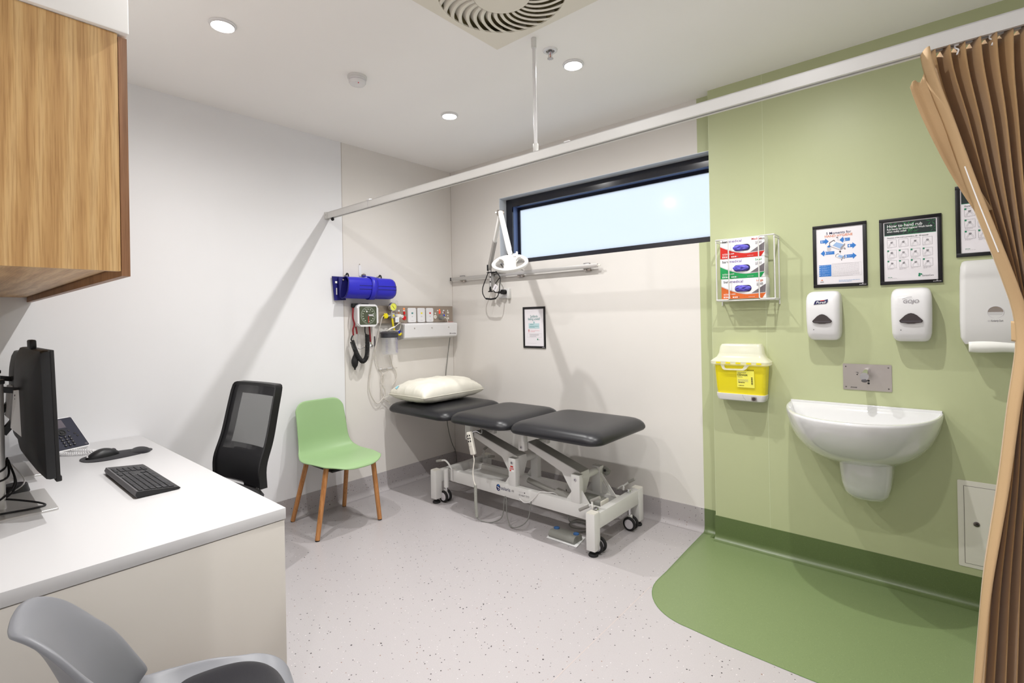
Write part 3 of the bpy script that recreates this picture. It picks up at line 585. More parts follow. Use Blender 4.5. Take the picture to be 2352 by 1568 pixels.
for k in range(5):
    a = 2*PI*k/5+.3; d = Vector((math.cos(a), math.sin(a), 0)); o = Vector((0, -.08, 0)); q = Vector((-d.y, d.x, 0))
    b = B(); b.loft([[o+d*r+q*w_+Vector((0, 0, z+h)) for w_, h in ((-wd, -.012), (wd, -.012), (wd*.7, .012), (-wd*.7, .012))] for r, z, wd in ((.02, .12, .03), (.15, .105, .024), (.30, .078, .016))], 'blk'); lg = b.obj('base_leg', t, local=True)
    b = B(); c = o+d*.295
    for s in (-1, 1): b.cyl(c+q*s*.008+Vector((0, 0, .027)), c+q*s*.024+Vector((0, 0, .027)), .027, 'blkm', n=18)
    b.cyl(c+Vector((0, 0, .03)), c+Vector((0, 0, .07)), .006, 'steel', n=10); b.obj('castor', lg, local=True)
# moulded shell chair: local +x is forward
def shell_chair(t, prof, hw, lift, wing, m, nu=20, nv=44, name='shell', th=.010, front=.16, top=.10, tp=7):
    T = [0]
    for a, c in zip(prof, prof[1:]): T.append(T[-1]+math.hypot(c[0]-a[0], c[1]-a[1]))
    P = cat([(x, 0, z) for x, z in prof], 10); L = [0]
    for a, c in zip(P, P[1:]): L.append(L[-1]+(c-a).length)
    def S(v):
        s = v*L[-1]
        for i in range(len(L)-1):
            if s <= L[i+1]: return P[i].lerp(P[i+1], (s-L[i])/max(1e-9, L[i+1]-L[i])), (P[i+1]-P[i]).normalized()
        return P[-1], (P[-1]-P[-2]).normalized()
    def fn(u, v):
        x = u*2-1
        w_ = sum(spl(hw, min(1, max(0, v+dv)))*k_ for dv, k_ in ((-.08, .15), (-.04, .2), (0, .3), (.04, .2), (.08, .15)))
        # rounded front and top ends: superellipse in v as function of |u|
        f = front*L[-1]; 
        v2 = v + (front*(1-v/.5)*.85*abs(x)**3.2 if v < .5 else -top*((v-.5)/.5)*abs(x)**tp)
        p, d = S(v2); n_ = Vector((d.z, 0, -d.x))
        q = p + n_*(sum(spl(lift, min(1, max(0, v+dv)))*k_ for dv, k_ in ((-.06, .25), (0, .5), (.06, .25)))*(abs(x)**2.4) + spl(wing, v)*x*x); q.y = x*w_; return q
    b = B(); b.grid(fn, nu, nv, m); return b.obj(name, t, local=True, solid=th, sub=1, ang=180), fn
t = thing('side_chair', 'sage green moulded plastic chair with four round beech legs against the wall', 'chair', (.30, -1.345, 0), 0)
prof = [(.29, .418), (.272, .436), (.22, .447), (.10, .442), (-.03, .432), (-.12, .437), (-.175, .462), (-.205, .515), (-.222, .60), (-.238, .70), (-.255, .805)]
shell_chair(t, prof, [(0, .205), (.12, .222), (.3, .236), (.45, .232), (.55, .205), (.63, .188), (.75, .184), (1, .180)], [(0, .0), (.2, .012), (.5, .02), (.6, .012), (1, 0)], [(0, 0), (.45, .0), (.62, .022), (.85, .024), (1, .018)], 'greenshell', front=.15, top=.075)
b = B(); b.bb((-.16, -.15, .395), (.18, .15, .412), 'blkm', .006)
for (x, y) in ((.15, -.13), (.15, .13), (-.13, -.13), (-.13, .13)): b.cyl((x, y, .40), (x, y, .436), .018, 'blkm')
b.obj('under_frame', t, local=True)
for (fx, fy, tx, ty) in ((.172, -.250, .150, -.172), (.192, .188, .150, .168), (-.252, -.200, -.135, -.150), (-.228, .172, -.135, .150)):
    b = B(); b.cyl((fx, fy, .006), (tx, ty, .425), .0145, 'beech', .0165, n=20); lg = b.obj('leg', t, local=True)
    b = B(); b.cyl((fx, fy, 0), (fx, fy, .007), .0135, 'blkm', n=16); b.obj('foot_cap', lg, local=True)
# grey shell chair in the foreground, faces +y
t = thing('shell_chair', 'grey moulded tub chair with a charcoal seat pad in the left foreground', 'chair', (2.105, -2.748, 0), math.radians(81))
prof = [(.222, .378), (.212, .406), (.17, .423), (.08, .418), (-.03, .408), (-.11, .412), (-.160, .44), (-.190, .51), (-.212, .600), (-.238, .680), (-.262, .740), (-.288, .777), (-.310, .785)]
sh, fn = shell_chair(t, prof, [(0, .14), (.12, .172), (.3, .206), (.42, .202), (.5, .176), (.6, .160), (.75, .158), (.9, .158), (1, .15)], [(0, .03), (.15, .05), (.3, .055), (.45, .06), (.55, .085), (.7, .08), (.9, .05), (1, .02)], [(0, .0), (.4, .01), (.6, .02), (1, .02)], 'greyshell', 28, 52, th=.012, front=.15, top=.17, tp=3.4)
b = B()
def pf(u, v):
    x = u*2-1; y = v*2-1; r = (abs(x)**4+abs(y)**4)**.25 or 1e-6; k = max(abs(x), abs(y))/r if r > 0 else 1
    x2, y2 = x*k, y*k; p = fn(.5+.40*x2, .215+.145*y2); p.z += .020*(1-max(abs(x), abs(y))**8)+.003; return p
b.grid(pf, 24, 24, 'pad'); b.obj('seat_pad', t, local=True)
for (fx, fy, tx, ty) in ((.20, -.215, .10, -.10), (.20, .215, .10, .10), (-.22, -.20, -.10, -.10), (-.22, .20, -.10, .10)):
    b = B(); b.cyl((fx, fy, .004), (tx, ty, .42), .010, 'beech', .015, n=16); b.obj('leg', t, local=True)
b = B(); b.bb((-.12, -.12, .405), (.12, .12, .42), 'blkm', .004); b.obj('under_frame', t, local=True)

# ---------------------------------------------------------------- examination bed
t = thing('examination_couch', 'white framed examination couch with three charcoal upholstered sections', 'examination bed', (1.2, -.45, 0))
def cushion(x0, x1, zt, tilt=0):
    b = B(); w_, d = x1-x0, .655; cx, cy = (x0+x1)/2, -.4525; R = []
    for (i, z) in ((.022, -.076), (.008, -.072), (.001, -.063), (0, -.054), (.003, -.043), (.010, -.031), (.022, -.019), (.038, -.010), (.060, -.004), (.095, -.0005), (.15, .001)):
        R.append([(p[0], p[1], zt+z+tilt*(p[0]-cx)) for p in rrect(w_-2*i, d-2*i, max(.03, .085-i*.3), 7, cx, cy)])
    b.loft(R, 'vinyl'); return b.obj('cushion', t, ang=60)
cushion(.035, .735, .702, -.012); cushion(.752, 1.296, .702); cushion(1.312, 1.978, .703)
for y in (-.60, -.30):
    b = B(); b.bb((.10, y-.02, .606), (.70, y+.02, .632), 'powder', .003); b.obj('head_rail', t)
b = B()
for y in (-.62, -.34): b.bb((.70, y-.02, .592), (1.315, y+.02, .618), 'powder', .003); b.bb((1.26, y+.02, .60), (1.85, y+.05, .622), 'powder', .003)
for x in (.70, 1.275): b.bb((x, -.62, .594), (x+.04, -.34, .616), 'powder')
for x in (.78, 1.2): b.bb((x, -.60, .616), (x+.03, -.36, .640), 'powder')
b.obj('deck_frame', t)
for x in (.782, 1.284):
    for y in (-.622, -.372):
        b = B(); b.bb((x, y, .482), (x+.052, y+.035, .596), 'powder', .003); h = b.obj('hanger', t)
        b = B(); b.cyl((x+.026, y-.004, .505), (x+.026, y, .505), .009, 'chrome', n=14); b.cyl((x+.026, y-.0045, .505), (x+.026, y-.0041, .505), .004, 'dgrey', n=10); b.obj('pivot_bolt', h)
    b = B(); b.cyl((x+.026, -.62, .508), (x+.026, -.35, .508), .017, 'powder'); b.obj('cross_tube', t)
for x, zt in ((1.195, .418), (1.697, .402)):
    for y in (-.622, -.385):
        b = B(); b.bb((x, y, .232), (x+.060, y+.045, zt), 'powder', .003); b.bb((x+.003, y+.003, zt-.001), (x+.057, y+.042, zt+.0015), 'powderg')
        for s, x_ in ((-1, x), (1, x+.060)):
            if x < 1.5 and s > 0: continue
            b.frame((x_, y+.03, .234)); b.prism([(0, 0), (s*.055, 0), (0, .075)], 'powder', 0, .006); b.world()
        p = b.obj('post', t)
        b = B(); b.cyl((x+.030, y-.004, zt-.028), (x+.030, y, zt-.028), .009, 'chrome', n=14); b.cyl((x+.030, y-.0045, zt-.028), (x+.030, y-.0041, zt-.028), .004, 'dgrey', n=10); b.obj('pivot_bolt', p)
    b = B(); b.cyl((x+.030, -.58, zt-.030), (x+.030, -.385, zt-.030), .021, 'powder'); b.obj('cross_tube', t)
# lifting arms: welded box beams with a grey top
for (ax, az, cx_, cz) in ((.845, .515, 1.228, .392), (1.345, .512, 1.726, .376)):
    dx, dz = cx_-ax, cz-az; L_ = math.hypot(dx, dz); nx, nz_ = dz/L_, -dx/L_
    b = B(); pr_ = [(ax-.012, az+.024), (cx_+.015, cz+.032), (cx_+.022, cz-.01), (cx_-.01, cz-.115), (cx_-.045, cz-.11), (ax+dx*.70+nx*.028, az+dz*.70+nz_*.028), (ax-.012, az-.018)]
    b.frame((0, -.488, 0)); b.prism(pr_, 'powder', 0, .095, .002); b.world()
    la = b.obj('lift_arm', t); b = B(); b.loft([[(x, -.581, z), (x, -.490, z), (x, -.490, z+.002), (x, -.581, z+.002)] for x, z in ((ax-.010, az+.0245), (cx_+.013, cz+.0325))], 'powderg'); b.obj('top_cover', la, label='grey top cover')
# base
for y0, y1 in ((-.622, -.580), (-.385, -.343)):
    b = B(); b.bb((.575, y0, .150), (1.874, y1, .235), 'powder', .003); sb = b.obj('side_beam', t)
    if y0 < -.6:
        b = B(); b.bb((.632, y0-.001, .149), (.640, y1+.001, .236), 'offw', .001); b.obj('beam_cap', sb)
        b = B().frame((-.078, -.6226, -.054))
        b.disc(1.178, .2545, .019, 'navy', 0, 24, .023); b.poly([(1.161, .260), (1.172, .254), (1.184, .252), (1.196, .243), (1.194, .249), (1.184, .2565), (1.172, .2595)], 'whitep', .0003); b.disc(1.181, .243, .0035, 'whitep', .0003); b.poly([(1.168, .269), (1.18, .2755), (1.19, .269), (1.18, .263)], 'bluep', .0003)
        b.txt('solaris', 1.202, .246, .033, 'navy', 0, .008, 0, 'LEFT', .082, 1.0); b.txt('AE', 1.296, .2505, .020, 'dgrey', 0, 0, 0, 'LEFT', .022); b.line([(1.296, .244), (1.320, .244)], .0012, 'lgrey')
        b.txt('SAICARE', 1.360, .2595, .013, 'lgrey', 0, 0, 0, 'LEFT', .050); b.txt('02 4647 7777', 1.360, .238, .017, 'dgrey', 0, 0, 0, 'LEFT', .088); b.disc(1.410, .2645, .004, 'blackp', .0004)
        b.obj('printed_logo', sb)
for x, y in ((.525, -.735), (.525, -.195), (1.869, -.735), (1.869, -.195)):
    b = B(); zt = .243
    b.bb((x, y, .034), (x+.057, y+.06, zt), 'powder', .003); b.bb((x+.002, y+.002, zt), (x+.055, y+.058, zt+.0025), 'offw'); lg = b.obj('leg', t)
    b = B(); b.lathe([(.012, .012), (.010, .034)], 'blk', o=(x+.028, y+.03, 0)); b.lathe([(.0001, 0), (.027, 0), (.029, .006), (.024, .014), (.012, .018), (.0001, .018)], 'blkm', o=(x+.028, y+.03, 0)); b.obj('foot', lg)
b = B(); b.bb((1.874, -.675, .148), (1.922, -.195, .236), 'powder', .003); b.obj('end_beam', t)
b = B(); b.bb((.530, -.675, .150), (.575, -.195, .235), 'powder', .003); b.obj('end_beam', t)
b = B(); b.bb((.64, -.580, .195), (1.0, -.385, .202), 'powder'); b.obj('tray', t)
for (cx_, cy, sx) in ((.602, -.650, -1), (.602, -.235, -1), (1.890, -.655, 1), (1.890, -.262, 1)):
    b = B(); b.cyl((cx_, cy, .08), (cx_, cy, .152), .010, 'chrome', n=14)
    if sx < 0: b.cyl((cx_, cy, .110), (cx_, cy, .246), .019, 'powder', n=18)
    else: b.cyl((cx_, cy+.0, .236), (cx_, cy, .256), .015, 'chrome', n=16, bev=.003)
    b.box((cx_+sx*.006, cy, .085), (.028, .020, .022), 'powder', .005); b.loft([[(cx_+sx*x, cy+y, z) for x, y in ((-.008, -.006), (.02, -.006), (.02, .006), (-.008, .006))] for x0, z in ((0, .085), (0, .05))], 'powder'); cs = b.obj('castor', t)
    for s in (-1, 1):
        b = B(); wc = Vector((cx_+sx*.010, cy+s*.019, .043))
        b.lathe([(.030, -.009), (.037, -.009), (.042, -.006), (.043, 0), (.042, .006), (.037, .009), (.030, .009)], 'blkm', o=wc, ax=(0, 1, 0), n=30, cap=False); b.lathe([(.0001, -.0085), (.029, -.0085), (.0305, -.006), (.0305, .006), (.029, .0085), (.0001, .0085)], 'lgrey', o=wc, ax=(0, 1, 0), n=30, cap=False); b.obj('wheel', cs)
# brake pedals
def pedal(pts, grip, r=.0065):
    b = B(); b.tube(cat(pts, 6), r, 'powder', n=10); p = b.obj('brake_pedal', t); b = B(); b.tube(grip, .0095, 'powderg', n=12); b.obj('grip', p)
pedal([(.640, -.628, .160), (.645, -.632, .235), (.640, -.64, .262), (.618, -.645, .290), (.592, -.65, .305), (.555, -.65, .298)], [(.56, -.65, .299), (.500, -.65, .284)])
pedal([(.615, -.26, .235), (.625, -.27, .290), (.640, -.285, .312), (.655, -.29, .322)], [(.650, -.29, .322), (.690, -.29, .350)]); pedal([(.625, -.27, .25), (.67, -.285, .268), (.70, -.29, .272)], [(.695, -.29, .271), (.755, -.29, .283)])
pedal([(1.872, -.665, .236), (1.872, -.668, .268), (1.850, -.664, .258)], [(1.845, -.664, .256), (1.780, -.660, .217)]); pedal([(1.872, -.668, .262), (1.868, -.662, .288)], [(1.860, -.66, .288), (1.918, -.66, .320)])
pedal([(1.846, -.25, .236), (1.842, -.245, .262), (1.80, -.24, .232)], [(1.806, -.24, .236), (1.796, -.24, .229)]); pedal([(1.842, -.245, .258), (1.885, -.24, .296)], [(1.880, -.24, .293), (1.922, -.24, .320)])
# motors and hoses
b = B(); b.tube([(1.24, -.47, .240), (1.56, -.47, .185)], .018, 'powderg', n=16); b.cyl((1.48, -.47, .200), (1.62, -.47, .178), .036, 'powderg', n=20); b.obj('actuator', t)
b = B(); b.bb((1.66, -.53, .168), (1.84, -.43, .245), 'plateg', .02, 3); b.box((1.842, -.48, .207), (.012, .09, .068), 'offw', .006); b.cyl((1.8485, -.475, .205), (1.849, -.475, .205), .004, 'blackp', n=8); b.obj('motor', t)
b = B(); b.box((1.765, -.33, .365), (.055, .045, .035), 'plateg', .008, R=Matrix.Rotation(.5, 3, 'Y')); b.cyl((1.775, -.36, .375), (1.775, -.35, .375), .008, 'blk', n=12); b.bb((1.73, -.35, .36), (1.75, -.343, .40), 'powder'); b.obj('control_box', t)
b = B(); b.frame((0, -.385, 0)); b.prism([(1.875, .236), (1.84, .236), (1.762, .36), (1.766, .37)], 'powder', 0, .006); b.obj('rear_gusset', t)
b = B(); b.tube(cat([(1.755, -.335, .35), (1.71, -.34, .29), (1.69, -.36, .24), (1.72, -.36, .21), (1.75, -.34, .26), (1.748, -.335, .34)], 6), .004, 'greyc'); b.obj('motor_cable', t)
b = B().frame((0, -.6226, 0)); b.rect(1.205, .330, 1.243, .358, 'whitep'); b.rect(1.2065, .344, 1.2415, .3565, 'red', .0003); b.rect(1.212, .360, 1.236, .369, 'red', .0003); b.rect(1.2065, .332, 1.219, .342, 'red', .0003)
for k in range(3): b.line([(1.209, .3475+.003*k), (1.239, .3475+.003*k)], .001, 'whitep', .0006)
b.obj('warning_label', t, label='red and white warning label')
b = B(); b.tube(cat([(1.29, -.625, .168), (1.33, -.628, .152), (1.38, -.628, .166), (1.42, -.627, .205), (1.455, -.618, .242), (1.50, -.59, .241), (1.53, -.565, .236), (1.55, -.53, .20)], 6), .0036, 'wcable', n=6); b.obj('white_cable', t)
# pillow
t = thing('pillow', 'plump cream pillow lying at the head of the examination couch', 'pillow', (.285, -.445, .702))
b = B()
def pil(u, v, s):
    x = u*2-1; y = v*2-1; ex = max(0, 1-abs(x)**3.0); ey = max(0, 1-abs(y)**3.4); h = (ex*ey)**.40
    px_ = x*.222*(1-.10*(1-abs(x)**2)*0-.07*(1-y*y)*-1*.0-.06*(y*y)*0) ; pinch = 1-.05*(abs(y)**3 if abs(x) < .99 else abs(y)**3)
    fx = x*(.212+.006*abs(y)**4); fy = y*(.312+.010*abs(x)**4)
    n_ = noise.noise(Vector((x*3, y*4, s*3)))*.012*h**.5 + noise.noise(Vector((x*10, y*16, s*7)))*.012*(1-h)*h**.4*2
    z = (.112*h if s > 0 else -.068*h)+n_*(1.0 if s > 0 else .5)+.068
    return Vector((.285+fx, -.445+fy, .702+max(.0012, z)))
b.grid(lambda u, v: pil(u, v, 1), 40, 48, 'pillow'); b.grid(lambda u, v: pil(v, u, -1), 48, 40, 'pillow')
bmesh.ops.remove_doubles(b.bm, verts=b.bm.verts, dist=.0015); b.obj('case', t, ang=180)
b = B()
edge = [pil(1, k/30, 1) for k in range(31)]+[pil(1-k/20, 1, 1) for k in range(1, 21)]+[pil(0, 1-k/30, 1) for k in range(1, 31)]+[pil(k/20, 0, 1) for k in range(1, 20)]
b.tube(edge, .0022, 'pillow', n=6, closed=True); b.obj('piping', t)
b = B()
def pl_(u, v): p = pil(.14+.06*u, .02+.035*v, 1); p += Vector((0, -.0015, .0035)); return p
b.grid(pl_, 4, 4, 'aqua'); b.obj('care_label', t, label='pale aqua care label')
b = B(); b.tube(cat([(.06, -.75, .752), (.045, -.775, .745), (.04, -.80, .735)], 5), .002, 'pillow', n=5); b.obj('tie_string', t)
# hand control and foot control
t = thing('hand_control', 'grey handset with six buttons hanging on the couch side', 'remote control', (1.0, -.77, .45))
b = B(); Rh = Matrix.Rotation(math.radians(-14), 3, 'Y')
def hb(c, sz, m, bev=0): b.box(Vector((.992, -.765, .515))+Rh @ Vector(c), sz, m, bev, 3, R=Rh)
hb((0, 0, 0), (.044, .026, .155), 'offw', .008); b.obj('body', t)
b = B()
b.frame(Vector((.992, -.765, .515))+Rh @ Vector((0, -.0136, 0)), Rh @ Vector((1, 0, 0)), Rh @ Vector((0, 0, 1)))
for iy in range(3):
    for ix in (-1, 1): b.disc(ix*.009, .052-iy*.019, .0058, 'blackp', 0, 14, .0068)
b.disc(-.006, -.022, .0018, 'blackp'); b.disc(.006, -.022, .0018, 'blackp'); b.obj('buttons', t)
b = B(); b.tube(cat([(.985, -.75, .583), (1.0, -.73, .590), (1.02, -.70, .572), (.99, -.66, .575), (.95, -.63, .59)], 6), .004, 'chrome'); b.obj('hook', t)
pth = cat([(1.009, -.766, .438), (1.020, -.77, .40), (1.012, -.775, .33), (1.018, -.775, .27), (1.03, -.772, .24)], 8)
b = B(); b.tube(pth, .0038, 'offw', n=7); b.tube(coil(cat([(1.03, -.772, .245), (1.03, -.772, .14), (1.032, -.768, .03)], 8), .0085, 40, 10), .0026, 'gcoil', n=5)
b.tube(cat([(1.03, -.766, .03), (1.07, -.755, .006), (1.14, -.73, .008), (1.20, -.70, .05), (1.215, -.69, .17), (1.23, -.69, .17), (1.245, -.70, .06), (1.29, -.715, .012), (1.36, -.71, .03), (1.42, -.70, .09), (1.44, -.69, .2)], 8), .0036, 'greyc', n=6); b.obj('coiled_cable', t)
t = thing('foot_control', 'grey foot switch with two blue buttons lying on the floor under the couch', 'foot switch', (1.648, -.622, 0), math.radians(0))
b = B(); b.frame((0, 0, 0), (1, 0, 0), (0, 1, 0)); b.prism([(1.553, -.687), (1.772, -.687), (1.742, -.548), (1.52, -.552)], 'whitep', 0.002, .006)
greek_later = True; [b.rect(1.60+.009*k, -.568, 1.606+.009*k, -.558, 'dgrey', .0063) for k in range(7)]; [b.rect(1.71+.007*k, -.568, 1.714+.007*k, -.558, 'dgrey', .0063) for k in range(3)]; b.obj('base_plate', t)
b = B(); b.loft([[(x, y, z) for y, z in ((-.672, .006), (-.680, .020), (-.672, .040), (-.655, .048), (-.60, .046), (-.588, .036), (-.585, .006))] for x in (1.560, 1.745)], 'plateg')
b.obj('housing', t, ang=50)
for x in (1.572, 1.715):
    b = B(); b.lathe([(.018, .044), (.0175, .053), (.012, .056), (.0001, .057)], 'pedal', o=(x+.012, -.622, 0), n=20); b.obj('button', t)
b = B(); b.tube(cat([(1.66, -.585, .02), (1.662, -.56, .022), (1.68, -.50, .008), (1.70, -.44, .006), (1.66, -.38, .006), (1.58, -.38, .006), (1.55, -.43, .008), (1.60, -.48, .010), (1.68, -.45, .012), (1.69, -.38, .010), (1.63, -.34, .008), (1.56, -.36, .012), (1.54, -.42, .016), (1.52, -.40, .1), (1.52, -.42, .22)], 8), .0035, 'greyc', n=6); b.obj('cable', t)
# ---------------------------------------------------------------- left wall: medical equipment
# service panel
t = thing('service_panel', 'taupe metal medical service panel with outlets on the wall above the pillow', 'medical service panel', (0, -.43, 1.33))
b = B(); b.frame((0, 0, 0), **WALLA); b.prism(rrect(.812, .142, .004, 3, -.434, 1.401), 'panel', 0.001, .028, .002)
for y in (-.60, -.585, -.145, -.13): b.disc(y, 1.336, .0028, 'blackp', .0285, 10)
b.disc(-.795, 1.375, .003, 'dgrey', .0285, 10); b.obj('back_plate', t)
def PA(): return B().frame((0, 0, 0), **WALLA)
for y0, y1, m in ((-.541, -.456, 'tealtx'), (-.440, -.360, 'yellow'), (-.345, -.268, 'redl')):
    b = PA(); cy = (y0+y1)/2; b.prism(rrect(y1-y0, .122, .012, 4, cy, 1.394), 'gloss', .028, .044, .003); sw = b.obj('isolation_switch', t)
    b = PA(); b.ring2((cy-.022, 1.350, cy+.022, 1.440), .0008, 'lgrey', .0443); b.rect(cy-.009, 1.404, cy+.009, 1.417, m, .0446); b.rect(cy-.007, 1.378, cy+.007, 1.388, 'lgrey', .0446); b.line([(cy-.012, 1.350), (cy+.012, 1.350)], .002, 'grey', .0446); b.obj('markings', sw)
b = PA(); b.lathe([(.018, .028), (.018, .034), (.016, .036), (.0001, .036)], 'redl', o=(-.572, 1.372, 0)); 
for dx, dz in ((-.005, .004), (.005, .004), (0, -.006)): b.box((-.572+dx, 1.372+dz, .0362), (.0018, .005, .001), 'maroon')
b.obj('red_outlet', t)
b = PA(); b.prism(rrect(.016, .026, .004, 3, -.572, 1.412), 'redl', .028, .038, .002); b.rect(-.580, 1.428, -.564, 1.437, 'whitep', .0286); b.obj('outlet_switch', t)
b = PA(); b.lathe([(.006, .028), (.006, .034), (.0001, .037)], 'amber', o=(-.573, 1.447, 0), n=12); b.obj('indicator_lamp', t)
b = PA(); b.lathe([(.017, .028), (.017, .033), (.0001, .0335)], 'offw', o=(-.238, 1.378, 0))
for dx, dz in ((-.005, .004), (.005, .004), (0, -.006)): b.box((-.238+dx, 1.378+dz, .034), (.0018, .005, .001), 'dgrey')
b.obj('white_outlet', t)
b = PA(); b.lathe([(.008, .028), (.008, .034), (.0001, .035)], 'offw', o=(-.238, 1.408, 0), n=14); b.disc(-.238, 1.418, .0025, 'blackp', .0285, 8); b.obj('outlet_switch', t)
b = PA(); b.lathe([(.005, .028), (.005, .033), (.0001, .036)], 'amber', o=(-.186, 1.440, 0), n=12); b.prism(rrect(.014, .026, .003, 3, -.186, 1.418), 'lampred', .028, .036, .002); b.obj('indicator_lamp', t)
b = PA(); b.rect(-.214, 1.430, -.198, 1.438, 'whitep', .0286); b.rect(-.146, 1.430, -.128, 1.438, 'whitep', .0286); b.rect(-.154, 1.408, -.136, 1.424, 'lgrey', .0286); b.rect(-.135, 1.408, -.127, 1.424, 'maroon', .0286)
for z in (1.434, 1.388): b.disc(-.088, z, .006, 'whitep', .0286, 12)
b.rect(-.142, 1.357, -.130, 1.366, 'whitep', .0286); b.obj('markings', t)
for z in (1.415, 1.364):
    b = PA(); b.lathe([(.010, .028), (.010, .034), (.006, .034), (.006, .031), (.0001, .031)], 'offw', o=(-.088, z, 0), n=18, cap=False); b.obj('knob', t)
b = PA(); b.lathe([(.022, .028), (.022, .050), (.018, .060), (.0001, .062)], 'plateg', o=(-.176, 1.372, 0)); b.tube([(-.165, 1.385, .05), (-.150, 1.393, .06)], .008, 'bluek', n=10); b.ball((-.134, 1.391, .045), .006, 'yellow', 8); b.tube(cat([(-.165, 1.375, .055), (-.13, 1.365, .055), (-.105, 1.335, .045), (-.098, 1.318, .03)], 6), .004, 'offw', n=8); b.obj('plug', t)
# white sloped light box below it
t = thing('bedhead_light', 'white sloped bedhead light box below the service panel', 'wall light', (0, -.37, 1.20))
b = B(); R = []
for y in (-.640, -.066): R.append([(.002, y, 1.3255), (.028, y, 1.328), (.085, y, 1.328), (.124, y, 1.318), (.126, y, 1.312), (.118, y, 1.212), (.112, y, 1.204), (.05, y, 1.190), (.002, y, 1.190)])
b.loft(R, 'gloss'); o = b.obj('housing', t, ang=20)
b = B(); b.loft([[(.002, y, 1.325), (.082, y, 1.326), (.120, y, 1.310), (.112, y, 1.206), (.05, y, 1.192), (.002, y, 1.192)] for y in (-.648, -.6402)], 'alup'); 
b.cyl((.04, -.651, 1.20), (.04, -.648, 1.20), .004, 'dgrey', n=10); b.obj('end_cap', t, label='grey end cap')
b = B()
for y in (-.54, -.355, -.165): b.cyl((.1225, y, 1.285), (.126, y, 1.285), .005, 'steel', n=12)
b.obj('screws', t)
b = B(); b.frame((.1198, 0, 1.2262), (0, 1, 0), (.078, 0, 1)); b.txt('fisher lighting', -.135, 0, .013, 'dgrey', .0008, .01, 0, 'LEFT', .056); b.disc(-.145, .0043, .006, 'blackp', .0008, 14); b.disc(-.1435, .0043, .0025, 'whitep', .0012, 10); b.obj('printed_logo', t)
b = PA(); b.bb((-.098, 1.3288, .02), (-.058, 1.331, .07), 'redl'); b.bb((-.092, 1.331, .03), (-.064, 1.3316, .065), 'whitep'); b.obj('red_sticker', t, label='red and white sticker')
cable('power_cable', [(.05, -.086, 1.19), (.035, -.09, 1.10), (.025, -.105, .97), (.02, -.118, .85), (.018, -.12, .6), (.02, -.105, .40), (.02, -.065, .25), (.022, -.02, .15), (.03, -.012, .05)], .0035, 'greyc', 'grey power cable running down the room corner behind the couch', 'cable')
# suction regulator
t = thing('suction_regulator', 'yellow-dialled suction regulator with yellow hose fitted on the service panel', 'suction regulator', (.03, -.72, 1.39))
b = PA(); b.prism(rrect(.034, .044, .006, 3, -.712, 1.392), 'alup', .0285, .075, .004); b.cyl((-.712, 1.40, .05), (-.712, 1.445, .055), .006, 'chrome'); b.rect(-.717, 1.384, -.703, 1.400, 'yellow', .0754); b.obj('body', t)
b = B(); b.lathe([(.033, 0), (.036, .003), (.036, .020), (.033, .024), (.030, .024), (.029, .021)], 'chrome', o=(.055, -.712, 1.462), ax=(1, 0, 0), cap=False, n=36); b.lathe([(.0001, -.002), (.033, 0)], 'chrome', o=(.055, -.712, 1.462), ax=(1, 0, 0), cap=False); b.obj('gauge_case', t)
b = B().frame((.0765, -.712, 1.462), **WALLA); b.disc(0, 0, .030, 'yeldial', 0, 30)
for k in range(26):
    a = math.radians(-50+280*k/25); b.line([(.024*math.cos(a), .024*math.sin(a)), (.028*math.cos(a), .028*math.sin(a))], .0011, 'dgrey', .0003)
b.poly([(-.014, .015), (-.011, .013), (.001, -.001), (.014, -.017), (.0115, -.019), (-.002, -.003)], 'blackp', .0006); b.obj('dial', t)
b = PA(); b.cyl((-.728, 1.392, .052), (-.76, 1.390, .052), .011, 'chrome')
b.lathe([(.017, 0), (.019, .004), (.019, .018), (.016, .024), (.0001, .025)], 'yellow', o=(-.762, 1.390, .04), ax=(-.35, -.12, .9))
for k in range(6):
    a = 2*PI*k/6; b.ball((-.768+.018*math.cos(a), 1.389+.018*math.sin(a), .050), .007, 'yellow', 8)
b.obj('yellow_knob', t)
b = B(); b.tube(cat([(.062, -.716, 1.375), (.066, -.714, 1.34), (.07, -.706, 1.28), (.08, -.69, 1.245), (.09, -.665, 1.235), (.085, -.652, 1.243), (.075, -.6405, 1.252)], 8), .0085, 'yellowt', n=12); b.obj('yellow_hose', t)
b = B(); b.lathe([(.019, 0), (.021, .003), (.021, .016), (.017, .019), (.0001, .02)], 'bluek', o=(.066, -.652, 1.252), ax=(0, -.25, .0), n=12); b.obj('blue_knob', t)
# oxygen flowmeter
t = thing('flowmeter', 'clear tube flowmeter with white labels and knob beside the suction gauge', 'flowmeter', (.03, -.65, 1.39))
b = B(); b.lathe([(.0115, 1.40), (.0115, 1.47), (.009, 1.50), (.009, 1.506), (.005, 1.511), (.0001, 1.512)], 'clear', o=(.062, -.668, 0), n=18); b.obj('sight_tube', t)
b = PA(); b.lathe([(.014, .028), (.014, .05), (.010, .075), (.0001, .078)], 'chrome', o=(-.692, 1.392, 0)); b.prism(rrect(.05, .03, .005, 3, -.662, 1.388), 'offw', .045, .082, .004); b.lathe([(.013, .078), (.0135, .094), (.011, .100), (.0001, .101)], 'gloss', o=(-.640, 1.383, 0)); b.line([(-.645, 1.387), (-.640, 1.383), (-.638, 1.378)], .002, 'blackp', .1014); b.obj('valve_body', t)
b = PA(); b.rect(-.700, 1.338, -.664, 1.378, 'whitep', .0835); b.rect(-.688, 1.385, -.674, 1.400, 'lgrey', .0840)
for k in range(5): b.line([(-.694, 1.345+.005*k), (-.672, 1.345+.005*k)], .0015, 'blued', .0839)
